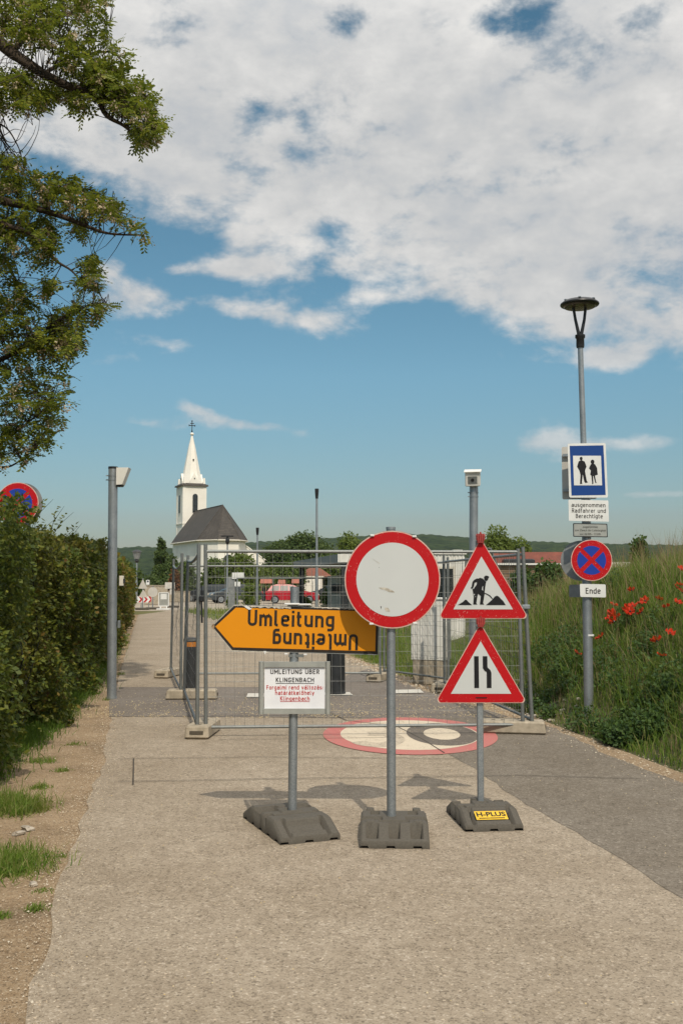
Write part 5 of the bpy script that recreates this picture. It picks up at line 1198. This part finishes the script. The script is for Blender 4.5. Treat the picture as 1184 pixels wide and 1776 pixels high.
# ------------------------------------------------------------------ buildings and street furniture behind
e=empty('white_cottage',(P(520,HOR,95).x,95,0),'low white house with a small red tiled roof behind the red car','house')
S=95/F; zt=lambda py,Yv=95:P(592,py,Yv).z
b=MB(); b.box((0,2,zt(1001)/2),(4.1,4,zt(1001)),0); b.box((1.6,-.2,1.0),(.7,.3,1.9),0); b.build('wall','plaster',e)
b=MB(); w=1.1; b.add([(-.6,0,zt(1000)),(3,0,zt(1000)),(3,4,zt(1000)),(-.6,4,zt(1000)),(1.0,1.3,zt(983)),(1.7,1.3,zt(983))],[[0,1,5,4],[1,2,5],[2,3,4,5],[3,0,4]]); b.box((.0,2,zt(1001)+.05),(4.4,4.3,.1),1); b.build('roof',['tiles','cream'],e)
b=MB(); b.box((1.55,-.0,1.0),(.5,.05,1.7),0); b.build('door','timber',e)
for k,(px,py,Yv,lb) in enumerate([(462,1008,88,'coral red parasol canopy left of the white cottage'),(516,1008,90,'coral red parasol canopy in front of the white cottage'),(489,1009,91,'small faded coral stand between the two parasols')]):
    g=P(px,py,Yv); e=empty('market_parasol',(g.x,Yv,0),lb,'parasol','coral parasols'); ww=(20 if k<2 else 12)*Yv/F/2
    b=MB(); b.box((0,0,g.z),(ww*2,1.2,.36),0,taper=.93); b.build('canopy','coral',e)
    b=MB()
    for s in (-.8,0,.8): b.tube([(s*ww,-.4,0),(s*ww,-.4,g.z-.18)],.035,6)
    b.build('leg','timber',e)
    b=MB(); b.box((0,.3,.55),(ww*1.5,.5,1.1),0); b.build('counter','cream' if k else 'dark',e)
# flat canopy
e=empty('flat_canopy',(P(592,HOR,42).x,42,0),'long flat grey canopy roof on dark columns behind the round sign','canopy')
za,zb_=P(592,960,42).z,P(592,976,42).z
b=MB(); b.add([(0,0,zb_),(-2.7,16,zb_),(8,16,zb_),(4.3,0,zb_),(0,0,za),(-2.7,16,za),(8,16,za),(4.3,0,za)],[[0,1,2,3],[7,6,5,4],[0,4,5,1],[0,3,7,4],[3,2,6,7],[1,5,6,2]]); b.build('roof','galv_dark',e)
b=MB(); b.box((1.8,-.03,(za+zb_)/2),(3.9,.04,(za-zb_)*.9),0); b.build('fascia','metalwhite',e)
for x_,y_ in ((.12,.2),(3.9,.3),(-2.2,15),(5,14)):
    b=MB(); b.box((x_,y_,zb_/2),(.28,.28,zb_),0,bev=.02); b.build('column','bollard',e)
b=MB(); b.box((-.2,6,.95),(.9,.5,1.9),0,bev=.02); b.box((-.2,5.72,1.3),(.5,.03,.4),1); b.build('payment_kiosk',['alu','dark'],e)
b=MB(); b.box((2.2,9,1.2),(4.0,.2,2.4),0); b.build('back_wall','cream',e)
# white site container
e=empty('site_container',(P(778,HOR,28).x,28,0),'white boarded site cabin with a dark window, half hidden by the upper triangle','cabin',rz=R(8))
zt_=P(592,962,28).z; wc=56*28/F
b=MB(); b.box((0,1.2,zt_/2),(wc,2.4,zt_),0)
for i in range(9): b.box((-wc/2+.05+i*wc/9,-.012,zt_/2),(.04,.02,zt_-.05),0)
for i in range(12): b.box((wc/2+.008,.1+i*.2,zt_/2),(.016,.09,zt_-.1),0)
b.build('body','metalwhite',e)
b=MB(); b.box((0,1.2,zt_+.04),(wc+.1,2.5,.06),0); b.box((wc*.3,.1,zt_+.10),(.25,.2,.07),0); b.build('roof','metalwhite',e)
b=MB(); b.box((-.12,-.03,1.35),(wc*.55,.03,1.25),0); b.build('window','glass',e)
b=MB()
for x_ in (-.12-wc*.29,-.12+wc*.29): b.box((x_,-.04,1.35),(.05,.03,1.35),0)
b.box((-.12,-.041,2.0),(wc*.6,.03,.06),0); b.build('window_frame','cream',e)
# orange-red roofed shed
e=empty('long_shed',(P(930,HOR,60).x,60,0),'long low shed of pale boards with an orange red roof beyond the bank','shed')
zz2=lambda py:P(592,py,60).z; w=4.6
b=MB(); b.box((0,2,zz2(981)/2),(w*1.6,4,zz2(981)),0)
for i in range(14): b.box((0,-.02,zz2(981)-.08-.1*i),(w*1.6,.05,.07),0)
b.build('board_wall','timber',e)
b=MB(); b.box((0,1.9,zz2(980)+.05),(w*1.65,4.4,.10),0); b.build('roof_edge','metalwhite',e)
b=MB(); b.X=Matrix.Translation((-.1,3.2,zz2(970)))@Matrix.Rotation(R(50),4,'X'); b.box((0,0,0),(w*1.2,1.3,.1),0); b.build('roof','redroof',e)
b=MB(); b.box((-.6,2.6,zz2(974)),(1.9,.8,.42),0,bev=.08); b.build('roof_vent','dark',e)
b=MB(); b.X=Matrix.Translation((4.2,0.5,0)); b.box((0,0,zz2(975)/2),(2.8,2,zz2(975)),0); b.build('side_wall','cream',e)
# slanted brown gable (barn) between the tree and the triangle
e=empty('barn_gable',(P(862,HOR,52).x,52,0),'slanting grey brown timber gable beside the upper triangle','barn')
b=MB(); z1_=P(592,954,52).z; b.slab([(-.55,z1_),(-.3,z1_+.0),(.75,0),(-.55,0)],0,3,0); b.build('gable','timber',e)
b=MB(); b.slab([(-.62,z1_+.12),(-.3,z1_+.12),(.9,0),(.75,0),(-.32,z1_+.02)],-.1,-.01,0); b.build('bargeboard','galv_dark',e)
# low grey walls near the far signs
for px0,px1,pyt,Yv,lb in [(252,291,1016,74,'low grey concrete wall behind the back of the round sign'),(291,330,1026,84,'low pale kerb wall in front of the poplar')]:
    a=P(px0,HOR,Yv).x; c=P(px1,HOR,Yv).x; zt_=P(592,pyt,Yv).z; b=MB(); b.box((0,0,zt_/2),(c-a,.3,zt_),0,bev=.02); b.box((0,0,zt_+.025),(c-a+.06,.38,.05),0)
    tag(b.build('low_wall','concrete',loc=((a+c)/2,Yv,0)),lb,'wall')
# lamp posts
def lamppost(px,Y,top,kind,label,rpx):
    g=P(px,HOR,Y); zt_=P(px,top,Y).z; e=empty('lamp_post',(g.x,Y,0),label,'lamp post'); r=rpx*Y/F/2; zj=P(px,{549:995,446:1000,394:1004}.get(px,1010),Y).z
    b=MB(); b.tube([(0,0,-.02),(0,0,max(zj,.5))],r*1.35,12); b.tube([(0,0,max(zj,.5)),(0,0,zt_)],[r,r*.8],12); b.build('pole','galv',e,smooth=40)
    b=MB()
    if kind=='cup': b.lathe([(r*1.1,-.3),(r*1.5,-.1),(r*1.6,0),(r*1.6,.05),(r*1.1,.05)],12,0,(0,0,zt_))
    elif kind=='tee': b.box((0,0,zt_),(.85,.3,.08),0); b.lathe([(.05,-.6),(.14,-.45),(.14,-.25),(.05,0)],10,0,(0,0,zt_))
    else: b.lathe([(.08,-.9),(.2,-.75),(.1,-.6)],10,0,(0,0,zt_)); b.lathe([(.2,-.6),(.36,-.0),(.42,.0)],8,1,(0,0,zt_)); b.lathe([(.46,0),(.1,.18)],8,0,(0,0,zt_))
    b.build('lamp_head',['dark','signback'],e,smooth=40)
lamppost(549,36,850,'cup','tall thin lamp post rising right of the church against the sky',4.3)
lamppost(446,50,917,'cup','medium thin lamp post in front of the church annex',3.4)
lamppost(394,72,930,'tee','slim lamp post with a short cross arm in front of the apse',3)
lamppost(237,84,957,'lantern','distant lantern post above the far end of the hedge',3.2)
# signs at the far end of the path
def backsign(px,Y,parts,label,name='road_sign',foot_=True):
    g=P(px,HOR,Y); e=empty(name,(g.x,Y,0),label,'road sign'); top=max(P(px,p[2],Y).z for p in parts)
    b=MB(); b.tube([(0,.03,0),(0,.03,top+.05)],.035,8); b.build('post','galv',e)
    for kind,x,yt,yb,w,m in parts:
        z1_,z0_=P(px,yt,Y).z,P(px,yb,Y).z; cxp=(x-px)*Y/F; hw_=w/2*Y/F; b=MB()
        if kind=='tri': b.slab(roundpoly([(cxp-hw_,z0_),(cxp+hw_,z0_),(cxp,z1_)],.03,3),-.01,.01,0)
        elif kind=='circ': b.slab(circ(cxp,(z0_+z1_)/2,hw_,n=28),-.01,.01,0)
        else: b.slab(rect(cxp-hw_,z0_,cxp+hw_,z1_),-.01,.01,0)
        b.build('panel',m,e)
    if foot_: b=MB(); b.box((0,0,.06),(.8,.42,.12),0,bev=.03); b.build('rubber_foot','rubber',e)
    return e
backsign(248,60.5,[('tri',248,1004,1021,16,'signbackpale'),('tri',249,1022,1036,16,'signbackpale')],'grey backs of two triangular signs on one post at the far end of the path')
backsign(265.5,61.5,[('circ',265.5,1018,1036,17,'signbackpale')],'grey back of a round sign at the far end of the path')
backsign(256.5,76,[('rect',256.5,1006,1014,6,'bright'),('circ',256.8,1006.8,1010,3.4,'blue')],'small white plate with a blue disc above the far concrete wall',foot_=False)
backsign(300,66,[('rect',295,1010,1021,17,'signbackpale'),('rect',299,1022,1031,8,'signbackpale')],'pale board and smaller plate at the far end beside the fence corner')
g=P(284.5,HOR,60); e=empty('notice_board',(g.x,60,0),'grey framed notice board with a white sheet at the far end of the path','notice board'); zt_=P(592,1028,60).z; zb_=P(592,1051,60).z
b=MB(); hw_=8.5*60/F
for s in (-1,1): b.box((s*hw_,0,(zt_+zb_)/2),(.05,.05,zt_-zb_),0); b.box((0,0,zt_ if s>0 else zb_),(2*hw_,.05,.05),0); b.box((s*.18,0,.15),(.06,.06,.2),0)
b.box((0,.02,.05),(.75,.5,.08),0); b.build('frame','bright',e)
b=MB(); b.box((0,.01,(zt_+zb_)/2),(2*hw_-.04,.02,zt_-zb_-.04),0); b.build('board','alu',e); b=MB(); b.box((0,-.005,zt_-.22),(hw_*1.25,.008,.33),0); b.build('sheet','bright',e)
g=P(252,HOR,63); e=empty('chevron_barrier',(g.x,63,0),'red and white chevron arrow barrier behind the triangular sign backs','barrier'); zt_=P(592,1034,63).z; zb_=P(592,1045,63).z; hw_=13*63/F; hh=(zt_-zb_)/2; zc=(zt_+zb_)/2
b=MB(); b.slab([(-hw_,zb_),(hw_-hh,zb_),(hw_,zc),(hw_-hh,zt_),(-hw_,zt_)],-.01,.01,0)
for k in range(3):
    x0=-hw_+.05+k*hw_*.66; wv=hw_*.28; pts=[(x0,zb_+.01),(x0+wv,zb_+.01),(x0+wv+hh*.8,zc),(x0+wv,zt_-.01),(x0,zt_-.01),(x0+hh*.8,zc)]; pts=[(min(p[0],hw_-.03),p[1]) for p in pts]; b.flat(pts,-.012-.0005*k,1)
b.build('panel',['bright','red'],e); b=MB()
for s in (-.5,.5): b.tube([(s*hw_,.03,0),(s*hw_,.03,zt_)],.025,6)
b.build('leg','galv',e)
e=backsign(412,58,[('rect',413,993,1004,21,'bright'),('rect',412,1009,1017,10,'bright')],'white direction board above a smaller white plate in front of the car park',foot_=False)
b=MB(); b.box((-.35,.2,.95),(.38,.3,1.9),0,bev=.02); b.build('cabinet','signback',e)
# low wooden rail across behind the weeds
e=empty('barrier_rail',(P(500,HOR,54).x,54,0),'thin grey rail crossing behind the lamp posts','railing'); zt_=P(592,1003,54).z; b=MB(); b.tube([(-2.7,0,zt_),(4.2,0,zt_)],.03,6); b.build('rail','galv_dark',e)
b=MB()
for s in (-2.7,-.8,1.5,4.2): b.tube([(s,0,0),(s,0,zt_)],.03,6)
b.build('leg','galv_dark',e)

# ------------------------------------------------------------------ haze
b=MB(); b.box((0,630,60),(3260,2110,122.2)); hz=b.build('haze',[]); tag(hz,kind='stuff')
m=bpy.data.materials.new('haze'); m.use_nodes=True; t=m.node_tree; t.nodes.clear(); o_=t.nodes.new('ShaderNodeOutputMaterial'); v=t.nodes.new('ShaderNodeVolumePrincipled')
v.inputs['Color'].default_value=(.70,.85,1,1); v.inputs['Density'].default_value=.00006; v.inputs['Anisotropy'].default_value=0; t.links.new(v.outputs[0],o_.inputs['Volume']); hz.data.materials.append(m)
